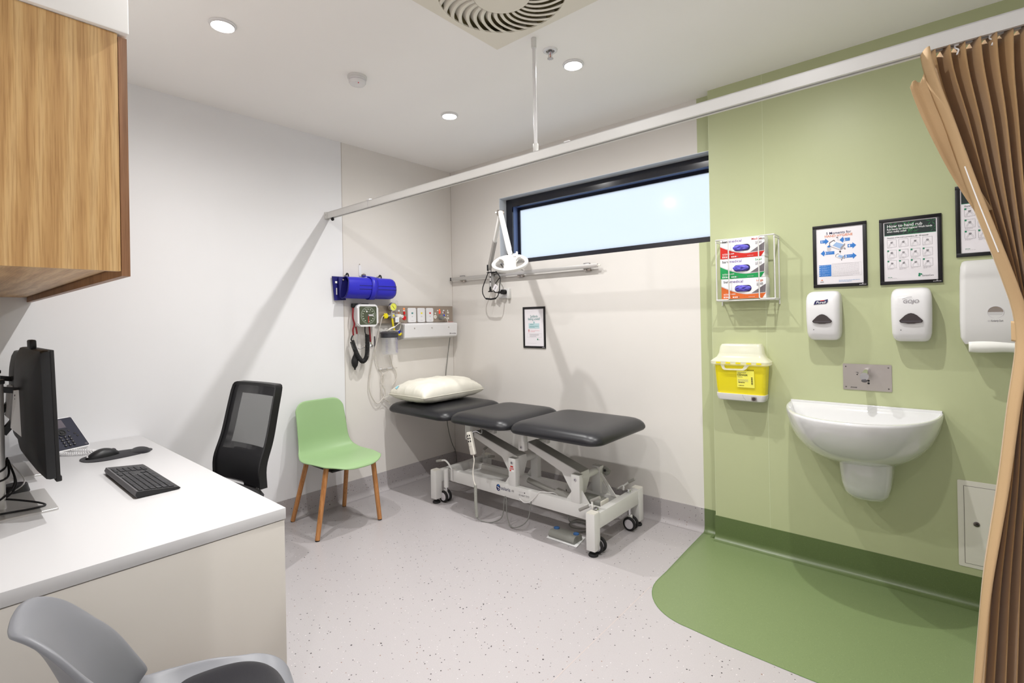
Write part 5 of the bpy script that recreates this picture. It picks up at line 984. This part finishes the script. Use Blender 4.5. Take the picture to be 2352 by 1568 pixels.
def rub(x0, z0, x1, z1, label, group, first=True):
    t = framed(x0, z0, x1, z1, GY, label, group, .0165)
    b, W_, H_ = sheet(t, x0+.0165, z0+.0165, x1-.0165, z1-.0165, GY)
    b.rect(.004, H_*.775, W_-.004, H_*.985, 'teal', .0038); b.rect(.004, H_*.768, W_-.004, H_*.775, 'green', .0038)
    for (cx_, cz, r, n_, s) in ((.47, .90, .040, 9, 0), (.56, .80, .026, 7, .4), (.18, .93, .028, 5, .8), (.90, .95, .024, 5, .3), (.93, .83, .018, 4, 1)):
        for k in range(n_):
            a = s+2*PI*k/n_; d_ = (math.cos(a), math.sin(a)); q_ = (-d_[1], d_[0]); c0 = (W_*cx_, H_*cz)
            P_ = [(c0[0]+d_[0]*r*u+q_[0]*r*v, c0[1]+d_[1]*r*u+q_[1]*r*v) for u, v in ((.12, 0), (.5, .09), (1, 0), (.5, -.09))]
            P_ = [(min(W_-.005, max(.005, p[0])), min(H_*.984, max(H_*.777, p[1]))) for p in P_]; b.poly(P_, 'leaf', .0040)
    if first:
        b.txt('How to hand rub', W_*.07, H_*.905, .020, 'whitep', .0046, .006, 0, 'LEFT', W_*.66); b.txt('Rub hands for hand hygiene! Wash hands', W_*.07, H_*.862, .0125, 'whitep', .0046, .008, 0, 'LEFT', W_*.84); b.txt('when visibly soiled', W_*.07, H_*.822, .0125, 'whitep', .0046, .008, 0, 'LEFT', W_*.37)
        b.txt('Duration of the entire procedure: 20 - 30 seconds', W_*.07, H_*.722, .0088, 'dgrey', .0044, .01, 0, 'LEFT', W_*.77)
    else:
        b.txt('How to hand wash', W_*.07, H_*.905, .0235, 'whitep', .0046, .012, 0, 'LEFT', W_*.70); b.txt('Duration', W_*.07, H_*.722, .0088, 'dgrey', .0044, .01)
    for iy in range(3):
        for ix in range(4):
            cx_ = W_*(.07+.222*ix); cz = H_*(.575-.175*iy); w_ = W_*.175; h_ = H_*.125
            b.ring2((cx_, cz, cx_+w_, cz+h_), .0008, 'grey', .0041); handart(b, cx_, cz, w_, h_, ix*5+iy+1)
            if iy or not first: b.rect(cx_, cz+h_*.80, cx_+.0065, cz+h_, 'green', .0045)
            greek(b, cx_, cx_+w_*.8, cz-.004, 1 if iy == 0 else (3 if (ix+iy) % 2 else 2), .0032, 'lgrey', .0012, .0041, ix+iy*4)
    b.disc(W_*.665, H_*.075, .0045, 'green', .0042, 14); b.disc(W_*.70, H_*.095, .0035, 'green', .0042, 14); b.disc(W_*.668, H_*.102, .004, 'green', .0042, 14); b.txt('GenesisCare', W_*.71, H_*.06, .0105, 'dgrey', .0042, .0, 0, 'LEFT', W_*.21)
    greek(b, W_*.07, W_*.27, H_*.062, 1, .005, 'green', .0018, .0041, 3); greek(b, W_*.07, W_*.45, H_*.045, 1, .005, 'lgrey', .0012, .0041, 4); b.obj('poster', t)
rub(3.187, 1.4795, 3.4225, 1.802, 'black framed How to hand rub notice between the other two on the green wall', 'black framed notices')
rub(3.471, 1.590, 3.707, 1.914, 'black framed hand washing notice half hidden behind the curtain', 'black framed notices', False)

# ---------------------------------------------------------------- green wall: gloves, sharps, dispensers, basin
t = thing('glove_rack', 'white wire glove box rack on the green wall', 'wire rack', (2.58, GY, 1.43))
YF = -.170; b = B(); w_ = .0035
def wr(pts, cl=False): b.tube(pts, w_, 'powder', n=8, closed=cl)
X0, X1, ZB, ZT = 2.428, 2.735, 1.432, 1.778
wr([(X0, GY-.004, ZT), (X0, YF, ZT), (X0+.062, YF, ZT), (X0+.070, YF, ZT-.008), (X0+.070, YF, ZB+.008), (X0+.062, YF, ZB), (X0, YF, ZB), (X0, GY-.004, ZB)])
wr([(X1, GY-.004, ZT), (X1, YF, ZT), (X1-.070, YF, ZT), (X1-.078, YF, ZT-.008), (X1-.078, YF, ZB+.008), (X1-.070, YF, ZB), (X1, YF, ZB), (X1, GY-.004, ZB)])
wr([(X0, YF+.004, ZB), (X0, YF+.004, ZT)]); wr([(X1, YF+.004, ZB), (X1, YF+.004, ZT)]); wr([(X0, GY-.005, ZB-.03), (X0, GY-.005, ZT)]); wr([(X1, GY-.005, ZB-.03), (X1, GY-.005, ZT)])
for y in (YF+.01, -.12, GY-.008): wr([(X0, y, ZB-.004), (X1, y, ZB-.004)])
for x in (X0, X1): wr([(x, GY-.006, ZT-.012), (x, YF, ZT-.012)])
b.obj('wire_frame', t)
def gbox(z0, label, size, m, x0=2.450, seed=0):
    t = thing('glove_box', label, 'glove box', (x0+.12, -.12, z0), 0, 'glove boxes in the wire rack'); W_, Hh = .236, .1135
    b = B(); b.bb((x0, -.158, z0), (x0+W_, GY-.012, z0+Hh), 'whitep', .0008); b.obj('carton', t)
    b = B().frame((x0, -.1584, z0), **WALLB); hb_ = lambda u: Hh*(.20+.42*max(0, 1-u/.62)**1.7) if u < .62 else Hh*(.20+.05*((u-.62)/.38))
    N_ = 20; b.poly([(0, 0)]+[(W_*.92, 0), (W_, Hh*.25)]+[(W_*u, hb_(u)) for u in [1-k/N_ for k in range(N_+1)]], m, .0002)
    b.poly([(W_*u, hb_(u)+.0) for u in [k/N_ for k in range(N_+1)]]+[(W_*u, hb_(u)+Hh*(.045 if u < .9 else .0)) for u in [1-k/N_ for k in range(N_+1)]], 'lgrey', .0003)
    b.poly([(W_*.68, Hh*.245), (W_*.99, Hh*.275), (W_*1.0, Hh*.68)], 'boxgrey', .0004)
    b.txt('bare', W_*.05, Hh*.80, .0215, 'blackp', .0006, .006, 0, 'LEFT', W_*.15); b.txt('medical', W_*.205, Hh*.80, .0215, 'purple', .0006, .004, 0, 'LEFT', W_*.29)
    b.txt(size, W_*.945, Hh*.82, .0165, m, .0006, .008, 0, 'RIGHT'); b.txt('NITRILE 3.5GM', W_*.05, Hh*.205, .0088, 'whitep', .0007, .01, 0, 'LEFT', W_*.27)
    greek(b, W_*.05, W_*.18, Hh*.15, 1, .004, 'whitep', .0016, .0007, 2)
    for k in range(9): 
        if k != 4: b.rect(W_*(.05+.042*k), Hh*.05, W_*(.05+.042*k)+.0062, Hh*.05+.0066, 'whitep' if k < 8 else 'boxgrey', .0007)
    greek(b, W_*.62, W_*.90, Hh*.07, 1, .004, 'lgrey', .0018, .0007, 7); greek(b, W_*.80, W_*.94, Hh*.72, 4, .0045, 'grey', .0022, .0007, 8)
    b.obj('printed_front', t)
    b = B().frame((x0+W_+.0004, 0, z0), (0, 1, 0), (0, 0, 1)); b.txt('', 0, 0, .01, 'blackp') if False else None
    for k in range(9): b.rect(-.148+.0085*k*1.0, Hh*.12, -.146+.0085*k, Hh*(.55+.35*((k*3) % 4)/4), 'lgrey' if k % 3 else 'grey', .0002)
    b.obj('printed_side', t)
    b = B().frame((x0, -.1586, z0), **WALLB); b.prism(rrect(.088, .036, .017, 6, W_*.50, Hh*.50), 'gloved', .0004, .0010); b.obj('slot', t)
    b = B().frame((x0, -.159, z0), **WALLB); r = random.Random(seed)
    def gv(u, v):
        a = u*2*PI; rr_ = v; nx = .043*rr_*math.cos(a)*(1+.10*noise.noise(Vector((math.cos(a)*2, math.sin(a)*2, seed)))*rr_); nz = .0175*rr_*math.sin(a)*(1+.22*noise.noise(Vector((math.cos(a)*2, math.sin(a)*2, seed+9.)))*rr_)
        hgt = .009*(1-rr_**3)+.006*noise.noise(Vector((nx*60+seed*3, nz*150, seed)))*(1-rr_**6)+.0012; return (W_*.495+nx-(.004 if seed < 2 else 0), Hh*.50+nz, max(.0006, hgt))
    b.grid(gv, 36, 12, 'glove'); b.obj('glove', t)
gbox(1.4375, 'glove box with orange band, lowest in the wire rack', 'Large', 'boxorange', 2.452, 2); gbox(1.5525, 'glove box with green band in the middle of the wire rack', 'Small', 'boxgreen', 2.447, 1); gbox(1.6675, 'glove box with red band on top in the wire rack', 'Medium', 'red', 2.449, 0)
# sharps container
t = thing('sharps_container', 'yellow sharps disposal container with a translucent lid on the green wall', 'sharps container', (2.54, GY, .855))
b = B(); cx_ = 2.540
def sr(w_, d0, d1, z, r=.02): return [(p[0], p[1], z) for p in rrect(w_, d1-d0, r, 5, cx_, -(d0+d1)/2+GY)]
b.loft([sr(.256, .002, .080, .895), sr(.262, .002, .088, .93), sr(.276, .002, .098, 1.055), sr(.278, .002, .099, 1.062)], 'yellow'); b.obj('bin', t)
b = B(); b.loft([sr(.225, .002, .075, .856, .03), sr(.25, .002, .086, .862, .02), sr(.262, .002, .090, .880), sr(.263, .002, .091, .897)], 'matw'); b.frame((0, GY-.092, 0), **WALLB); b.line([(cx_+.015, .897), (cx_+.02, .88), (cx_+.035, .862)], .0012, 'grey', 0); b.obj('bracket_base', t)
b = B().frame((2.615, GY-.0905, .876), **WALLB); b.prism(rrect(.028, .022, .003, 3), 'steel', 0, .002, .0008); b.lathe([(.010, .002), (.010, .006), (.007, .006), (.0065, .004), (.0001, .004)], 'screw', n=20, cap=False); b.rect(-.0012, -.004, .0012, .003, 'blackp', .0046); b.obj('lock', t)
b = B(); b.loft([sr(.286, .001, .104, 1.058, .022), sr(.312, .001, .116, 1.066, .026), sr(.314, .001, .117, 1.082, .026), sr(.296, .001, .106, 1.092, .03), sr(.262, .001, .090, 1.106, .03), sr(.236, .001, .082, 1.128, .02), sr(.226, .001, .076, 1.165, .02), sr(.212, .001, .066, 1.178, .02), sr(.190, .001, .05, 1.180, .02)], 'clearw'); b.obj('lid', t)
b = B().frame((0, GY-.1172, 0), **WALLB)
for x in (-.106, -.053, .002, .058, .110): b = B().frame((0, GY-.1172, 0), **WALLB); b.prism(rrect(.027, .009, .004, 3, cx_+x, 1.0745), 'yellow', 0, .0016, .0005); b.obj('lid_clip', t)
b = B().frame((0, GY-.107, 0), **WALLB); o_ = [(-.098, 1.064), (-.086, 1.038), (-.076, 1.032), (.028, 1.034), (.040, 1.040), (.060, 1.064)]; i_ = [(.034, 1.064), (.026, 1.046), (.020, 1.042), (-.068, 1.040), (-.074, 1.046), (-.076, 1.064)]
b.prism([(cx_+x, z) for x, z in o_+i_], 'clearw', 0, .004, .001); b.obj('handle', t)
b = B().frame((0, GY-.0935, 0), (1, 0, 0), (0, -.085, 1)); y_ = GY-.0935; b.T.translation = Vector((cx_, y_+.0025, .935)); 
b.rect(-.012, .002, .080, .098, 'yellowp', .0012); b.txt('DANGER', -.009, .068, .0135, 'blackp', .0016, .02, 0, 'LEFT', .055); greek(b, -.006, .038, .086, 2, .006, 'dgrey', .0022, .0016, 3); greek(b, -.008, .052, .060, 1, .005, 'dgrey', .0028, .0016, 4); greek(b, -.006, .048, .046, 4, .005, 'grey', .0016, .0016, 5); greek(b, -.004, .046, .028, 1, .005, 'blackp', .004, .0016, 6); b.txt('', 0, 0, .01, 'blackp') if False else greek(b, -.004, .050, .012, 1, .005, 'blackp', .003, .0016, 7)
for k in range(12): b.rect(.063, .020+.0036*k, .072, .0215+.0036*k+(.0008 if k % 3 else 0), 'blackp', .0016)
for k in range(5): b.rect(.045+.0075*k, .1, .049+.0075*k, .1035, 'blackp', .0016)
b.obj('danger_label', t, label='pale yellow DANGER label')
# soap dispensers
def dispenser(cx_, z0, z1, label, kind):
    t = thing('soap_dispenser', label, 'dispenser', (cx_, GY, z0), 0, 'touch free wall dispensers'); b = B(); R = []
    for z, w_, d_, r in ((0, .104, .050, .02), (.006, .124, .066, .024), (.018, .138, .078, .026), (.04, .147, .088, .028), (.10, .151, .096, .03), (.16, .152, .099, .03), (.205, .152, .096, .032), (.222, .149, .090, .032), (.236, .143, .080, .032), (.246, .132, .064, .03), (.252, .116, .046, .022), (.2545, .09, .03, .014)):
        R.append([(p[0], min(GY-.0008, p[1]), z0+z) for p in rrect(w_, d_*2, r, 6, cx_, GY)])
    b.loft(R, 'gloss'); b.obj('housing', t, ang=70)
    b = B().frame((cx_, GY-.0985, z0), **WALLB); P_ = [(-.044, .098), (-.040, .104), (-.022, .124), (-.010, .132), (0, .1345), (.010, .132), (.022, .124), (.040, .104), (.044, .098), (.038, .090), (.020, .0875), (.012, .085), (-.012, .085), (-.020, .0875), (-.038, .090)]
    b.prism(P_, 'smoke', -.002, .004, .002); b.line([(-.036, .0965), (.036, .0965)], .003, 'dgrey', .0044); b.obj('viewing_window', t)
    b = B().frame((cx_, GY-.097, z0), **WALLB); b.disc(-.038, .055, .0022, 'blackp', .0008, 10); b.obj('sensor_dot', t)
    b = B().frame((cx_, GY-.0992, z0), **WALLB)
    if kind == 'p':
        b.poly([(-.036, .183), (-.030, .200), (-.024, .205), (0, .204), (.015, .207), (.028, .211), (.025, .196), (.018, .188), (-.010, .187), (-.024, .186)], 'navy', .0006); b.poly([(-.008, .2045), (.010, .2065), (.014, .203), (-.004, .201)], 'red', .0010); b.txt('Purell', -.004, .1895, .0165, 'whitep', .0012, .006, .25, 'CENTER', .044)
    else: b.txt('GOJO', 0, .182, .0215, 'grey', .0006, .016, .2, 'CENTER', .058); b.line([(-.031+.036*u, .200+.010*math.sin(u*PI*.5)) for u in [k/8 for k in range(9)]], .0018, 'grey', .0006)
    b.obj('printed_logo', t)
dispenser(2.950, 1.207, 1.462, 'white dispenser with a blue logo patch, on the left above the tap', 'p'); dispenser(3.307, 1.205, 1.460, 'white dispenser with grey lettering, on the right above the tap', 'g')
# paper towel dispenser
t = thing('paper_towel_dispenser', 'large white paper towel dispenser partly hidden by the curtain', 'paper towel dispenser', (3.61, GY, 1.19)); b = B()
R = []
for z, x0, x1, d_, r in ((1.199, 3.492, 3.735, .100, .012), (1.212, 3.485, 3.742, .104, .014), (1.228, 3.479, 3.748, .110, .018), (1.30, 3.477, 3.750, .114, .02), (1.50, 3.480, 3.747, .106, .02), (1.545, 3.483, 3.744, .094, .02), (1.562, 3.488, 3.739, .078, .02), (1.569, 3.496, 3.731, .05, .02)):
    R.append([(p[0], min(GY-.0008, p[1]), z) for p in rrect(x1-x0, 2*d_, r, 6, (x0+x1)/2, GY)])
b.loft(R, 'matw'); b.obj('housing', t, ang=50)
b = B().frame((3.591, GY-.1125, 1.337), **WALLB); b.lathe([(.026, -.003), (.026, .001), (.0245, .001), (.0235, -.001)], 'lgrey', n=32, cap=False); b.lathe([(.0001, 0), (.0245, 0)], 'panel', n=32, cap=False)
for k in range(6): z = -.016+.006*k; x_ = math.sqrt(max(0, .023**2-z*z)); b.line([(-x_, z), (x_, z)], .0012, 'grey', .0006)
b.obj('level_window', t)
b = B().frame((3.591, GY-.1135, 1.337), **WALLB); b.txt('Kimberly-Clark', -.015, -.040, .0105, 'dgrey', .0008, .01, 0, 'LEFT', .038); b.line([(-.021+.0035*math.cos(2*PI*i/12), -.037+.0028*math.sin(2*PI*i/12)) for i in range(13)], .0007, 'grey', .0008); b.obj('printed_logo', t)
t = thing('paper_towel', 'white folded paper towel hanging out of the towel dispenser', 'paper towel', (3.61, GY-.06, 1.165))
b = B(); b.grid(lambda u, v: (3.504+.226*u, GY-.095-.014*math.sin(v*PI)-.004*math.sin(u*7), 1.213-.047*v-.002*math.sin(u*9)*v), 20, 6, 'paper2'); b.obj('sheet', t, solid=.003)
# tap
t = thing('sensor_tap', 'chrome sensor tap on a stainless steel wall plate above the basin', 'tap', (3.124, GY, 1.02))
b = B().frame((0, GY, 0), **WALLB); b.prism(rrect(.202, .132, .003, 3, 3.124, 1.019), 'steel', .0005, .004, .0015); b.obj('wall_plate', t)
b = B().frame((0, GY-.004, 0), **WALLB)
for x in (3.036, 3.212):
    for z in (.967, 1.071): b.lathe([(.0035, 0), (.0035, .001), (.0001, .0012)], 'screw', o=(x, z, 0), n=12)
b.obj('screws', t)
b = B(); b.loft([[(3.124+p[0], y, z+p[1]) for p in rrect(2*r, 2*r, r*.999, 8)] for y, z, r in ((GY-.004, 1.050, .019), (GY-.06, 1.044, .0185), (GY-.10, 1.034, .018))], 'chrome'); b.loft([[(3.124+p[0], GY-.10+dy+(-.012 if p[1] > 0 else .016)*0+p[1]*.9*k, 1.034+p[1]-.0) for p in rrect(.036, .036, .0179, 8)] for dy, k in ((0, 0), (-.012, .35))], 'chrome'); b.obj('spout', t, ang=50)
b = B(); b.lathe([(.012, 0), (.012, .006), (.0001, .006)], 'dgrey', o=(3.124, GY-.108, 1.016), ax=(0, -.55, -.83), n=20); b.obj('aerator', t)
b = B().frame((0, GY-.004, 0), **WALLB)
for z in (1.003, .990): b.lathe([(.005, 0), (.005, .0015), (.003, .0015), (.0001, .0005)], 'blkg', o=(3.131, z, 0), n=14, cap=False)
b.obj('sensor_eyes', t)
b = B().frame((0, GY-.0042, 0), **WALLB); b.line([(3.079, 1.043), (3.088, 1.043), (3.088, 1.036)], .002, 'blackp', .0003); b.disc(3.084, 1.032, .003, 'blackp', .0003, 10); b.txt('ENWARE', 3.055, .963, .008, 'blackp', .0003, .03, .3, 'LEFT', .028); b.obj('printed_marks', t)
# basin
t = thing('wall_basin', 'white ceramic wall-hung basin with a rounded front and pipe shroud', 'basin', (3.096, GY, .43))
def brim(a, k=1.0, kx=1.0):       # a 0..pi from right to left, D-shaped
    c, s_ = math.cos(a), math.sin(a); ex = 2.35
    x = math.copysign(abs(c)**(2/2.35), c); y = abs(s_)**(2/2.05)
    return x*.320*kx, y*.505*k
NB = 48; CXB = 3.096
def bring(k, kx, z, yoff=0.0): return [(CXB+brim(PI*i/NB, k, kx)[0], GY-.001-yoff-brim(PI*i/NB, k, kx)[1], z) for i in range(NB+1)]
b = B()
outer = [(.10, .30, .612, 0), (.32, .42, .616, 0), (.55, .60, .640, 0), (.74, .76, .680, 0), (.875, .885, .735, 0), (.955, .955, .790, 0), (.99, .99, .835, 0), (1.0, 1.0, .858, 0), (.997, .997, .866, 0), (.988, .990, .870, 0)]
inner = [(.962, .970, .870, 0), (.95, .958, .865, .0), (.86, .93, .845, .035), (.80, .88, .80, .05), (.68, .74, .755, .065), (.45, .5, .732, .085), (.12, .12, .724, .11)]
vr = [bring(*r) for r in outer]
def inr(r):
    o = bring(*r)
    return o
rings = [[(p[0], p[1], p[2]) for p in q] for q in vr]
b.loft(rings, 'ceramic', cap=False, closed=True)
# rim ledge along the wall and inner bowl (closed rings)
def clos(k, kx, z, y0):    # closed ring: arc + straight back at distance y0 from the wall
    arc = [(CXB+brim(PI*i/NB, 1, 1)[0]*kx, GY-y0-(brim(PI*i/NB, 1, 1)[1]*k), z) for i in range(NB+1)]
    bk_ = [(arc[-1][0]+(arc[0][0]-arc[-1][0])*j/12, GY-y0, z) for j in range(1, 12)]; return arc+bk_
b.loft([clos(.988, .990, .870, .001), clos(.93, .965, .870, .012), clos(.905, .955, .864, .022), clos(.86, .93, .84, .038), clos(.78, .87, .80, .055), clos(.65, .75, .762, .08), clos(.42, .5, .738, .13), clos(.10, .12, .730, .20)], 'ceramic', cap=False); b.add(clos(.10, .12, .730, .20), [tuple(range(NB+12))], 'ceramic')
b.obj('bowl', t, ang=50)
b = B()     # raised back ledge
b.loft([[(x, GY-.001, z0), (x, GY-.014, z0), (x, GY-.014, .878), (x, GY-.012, .881), (x, GY-.001, .881)] for x, z0 in ((2.782, .862), (3.410, .862))], 'ceramic'); b.obj('back_ledge', t)
b = B(); b.lathe([(.0001, .7305), (.018, .7305), (.021, .7325), (.022, .7315), (.022, .728)], 'chrome', o=(3.10, GY-.245, .0012), n=24, cap=False); b.obj('drain', t)
b = B(); rs = []
for z, w_, d_ in ((.665, .215, .245), (.63, .212, .24), (.58, .208, .232), (.52, .196, .218), (.475, .176, .198), (.450, .146, .170), (.438, .105, .13), (.434, .06, .08)):
    rs.append([(p[0], min(GY-.001, p[1]), z) for p in rrect(w_, 2*d_, min(w_, d_)*.42, 8, 3.125, GY)])
b.loft(rs, 'ceramic'); b.obj('pipe_shroud', t, ang=60)
b = B(); b.cyl((3.233, GY-.10, .622), (3.240, GY-.10, .622), .008, 'chrome', n=14); b.obj('fixing_bolt', t)
# access panel
t = thing('access_panel', 'white lockable access panel low on the green wall beside the curtain', 'access panel', (3.60, GY, .18))
b = B().frame((0, GY, 0), **WALLB); x0, x1, z0, z1 = 3.457, 3.757, .178, .572; b.prism(rrect(x1-x0, z1-z0, .006, 3, (x0+x1)/2, (z0+z1)/2), 'offw', .0005, .004, .001); b.obj('frame', t)
b = B().frame((0, GY, 0), **WALLB); b.rect(x0+.021, z0+.017, x1-.021, z1-.023, 'groove', .0043); b.prism([(x0+.023, z0+.019), (x1-.023, z0+.019), (x1-.023, z1-.025), (x0+.023, z1-.025)], 'offw', .0043, .0062, .0005); b.obj('door', t)
b = B().frame((3.520, GY-.0062, .381), **WALLB); b.lathe([(.011, 0), (.011, .003), (.007, .004), (.006, .0015), (.0001, .0015)], 'screw', n=24, cap=False); b.rect(-.002, -.0025, .004, .0025, 'blackp', .0022); b.obj('lock', t)

# ---------------------------------------------------------------- curtain
t = thing('privacy_curtain', 'tan pleated privacy curtain tied back at the right edge of the room', 'curtain', (3.72, TY, .05))
LE = [(.04, 3.455), (.299, 3.474), (.598, 3.497), (.884, 3.534), (1.124, 3.558), (1.22, 3.572), (1.31, 3.577), (1.42, 3.552), (1.53, 3.523), (1.683, 3.482), (1.894, 3.432), (2.009, 3.400), (2.095, 3.385)]
RE = [(.04, 4.02), (.6, 3.93), (1.1, 3.76), (1.25, 3.71), (1.35, 3.72), (1.7, 3.95), (2.095, 4.20)]
NF = 25
def sm(tab, z): return sum(spl(tab, z+d)*w_ for d, w_ in ((-.06, .2), (-.03, .2), (0, .2), (.03, .2), (.06, .2)))
def cur(u, v):
    z = .04+2.062*v; xl, xr = sm(LE, z), sm(RE, z); f = u*NF; k = min(NF-1, int(f)); r = f-k
    face = r < .84; q = r/.84 if face else (1-r)/.16; rx = q if face else 1-.06*(1-q)*0
    top = max(0, min(1, (z-1.90)/.15)); pinch = math.exp(-((z-1.28)/.28)**2)
    n1 = noise.noise(Vector((k*1.7, z*1.1, 0))); n2 = noise.noise(Vector((k*.9+5, z*1.5, 4))); n3 = noise.noise(Vector((k*2.3, z*2.4, 8)))
    kk = k+(r/.84 if face else 1)+.35*n1*(1-top)*math.sin(PI*min(1, r))-(.22*math.sin(PI*q) if not face else 0)
    x = xl+(xr-xl)*max(0, kk/NF)
    A = (.030+.014*n2)*(1-.25*pinch)+(.010 if k > 9 else 0)*top+.010*(1-top)
    y = TY+.010+A-2*A*q-.006*math.sin(PI*q)*(1 if face else 0)+.008*n3
    zz = z+.006*top*math.sin(PI*q)
    return (x, y, zz)
b = B(); b.grid(cur, NF*10, 60, 'curtain'); b.obj('cloth', t, ang=180, solid=.0014, offs=0)
b = B()
def hemf(u, v):
    z = .04+2.05*v; x = sm(LE, z); wd = .022 if z > 1.3 else .012+.010*max(0, (z-.3)); 
    return (x-.004+wd*u, TY-.070-.010*math.sin(u*PI)+.040*(1-u)**1.5-.012*u, z)
b.grid(hemf, 6, 60, 'hem'); b.obj('leading_hem', t, ang=180, solid=.0016, offs=0)
b = B(); b.grid(lambda u, v: (sm(LE, 1.62+.43*v)-.030*math.sin(PI*.5*min(1, v*1.3))-.004+.034*u, TY-.03+.030*u*(1-u)+.006*math.sin(v*8), 1.62+.42*v-.03*(1-u)*v+.012*math.sin(u*7)*v), 6, 20, 'hem'); b.obj('turned_corner', t, ang=180, solid=.0014)
b = B(); b.loft([[(3.647+.082*math.cos(a), TY+.0+.078*math.sin(a), z-.010*math.cos(a)) for a in [2*PI*i/40 for i in range(40)]] for z in (1.252, 1.258, 1.30, 1.306)], 'hem', cap=False); b.obj('tie_back', t, ang=60, solid=.003, offs=1)
for k in range(12):
    x = 3.392+.072*k; b = B(); b.tube(cat([(x, TY, 2.112), (x-.004, TY-.002, 2.098), (x+.004, TY-.004, 2.088), (x, TY-.008, 2.074)], 4), .0022, 'whitep', n=6); b.box((x, TY, 2.106), (.012, .010, .008), 'whitep', .002); b.obj('glider', t)
b = B(); b.tube([(hemf(.45, (z-.04)/2.05)[0], hemf(.45, 0)[1]-.004, z) for z in [1.50+.02*i for i in range(13)]], .0018, 'whitep', n=6); b.obj('seam_tape', t, label='white seam tape')
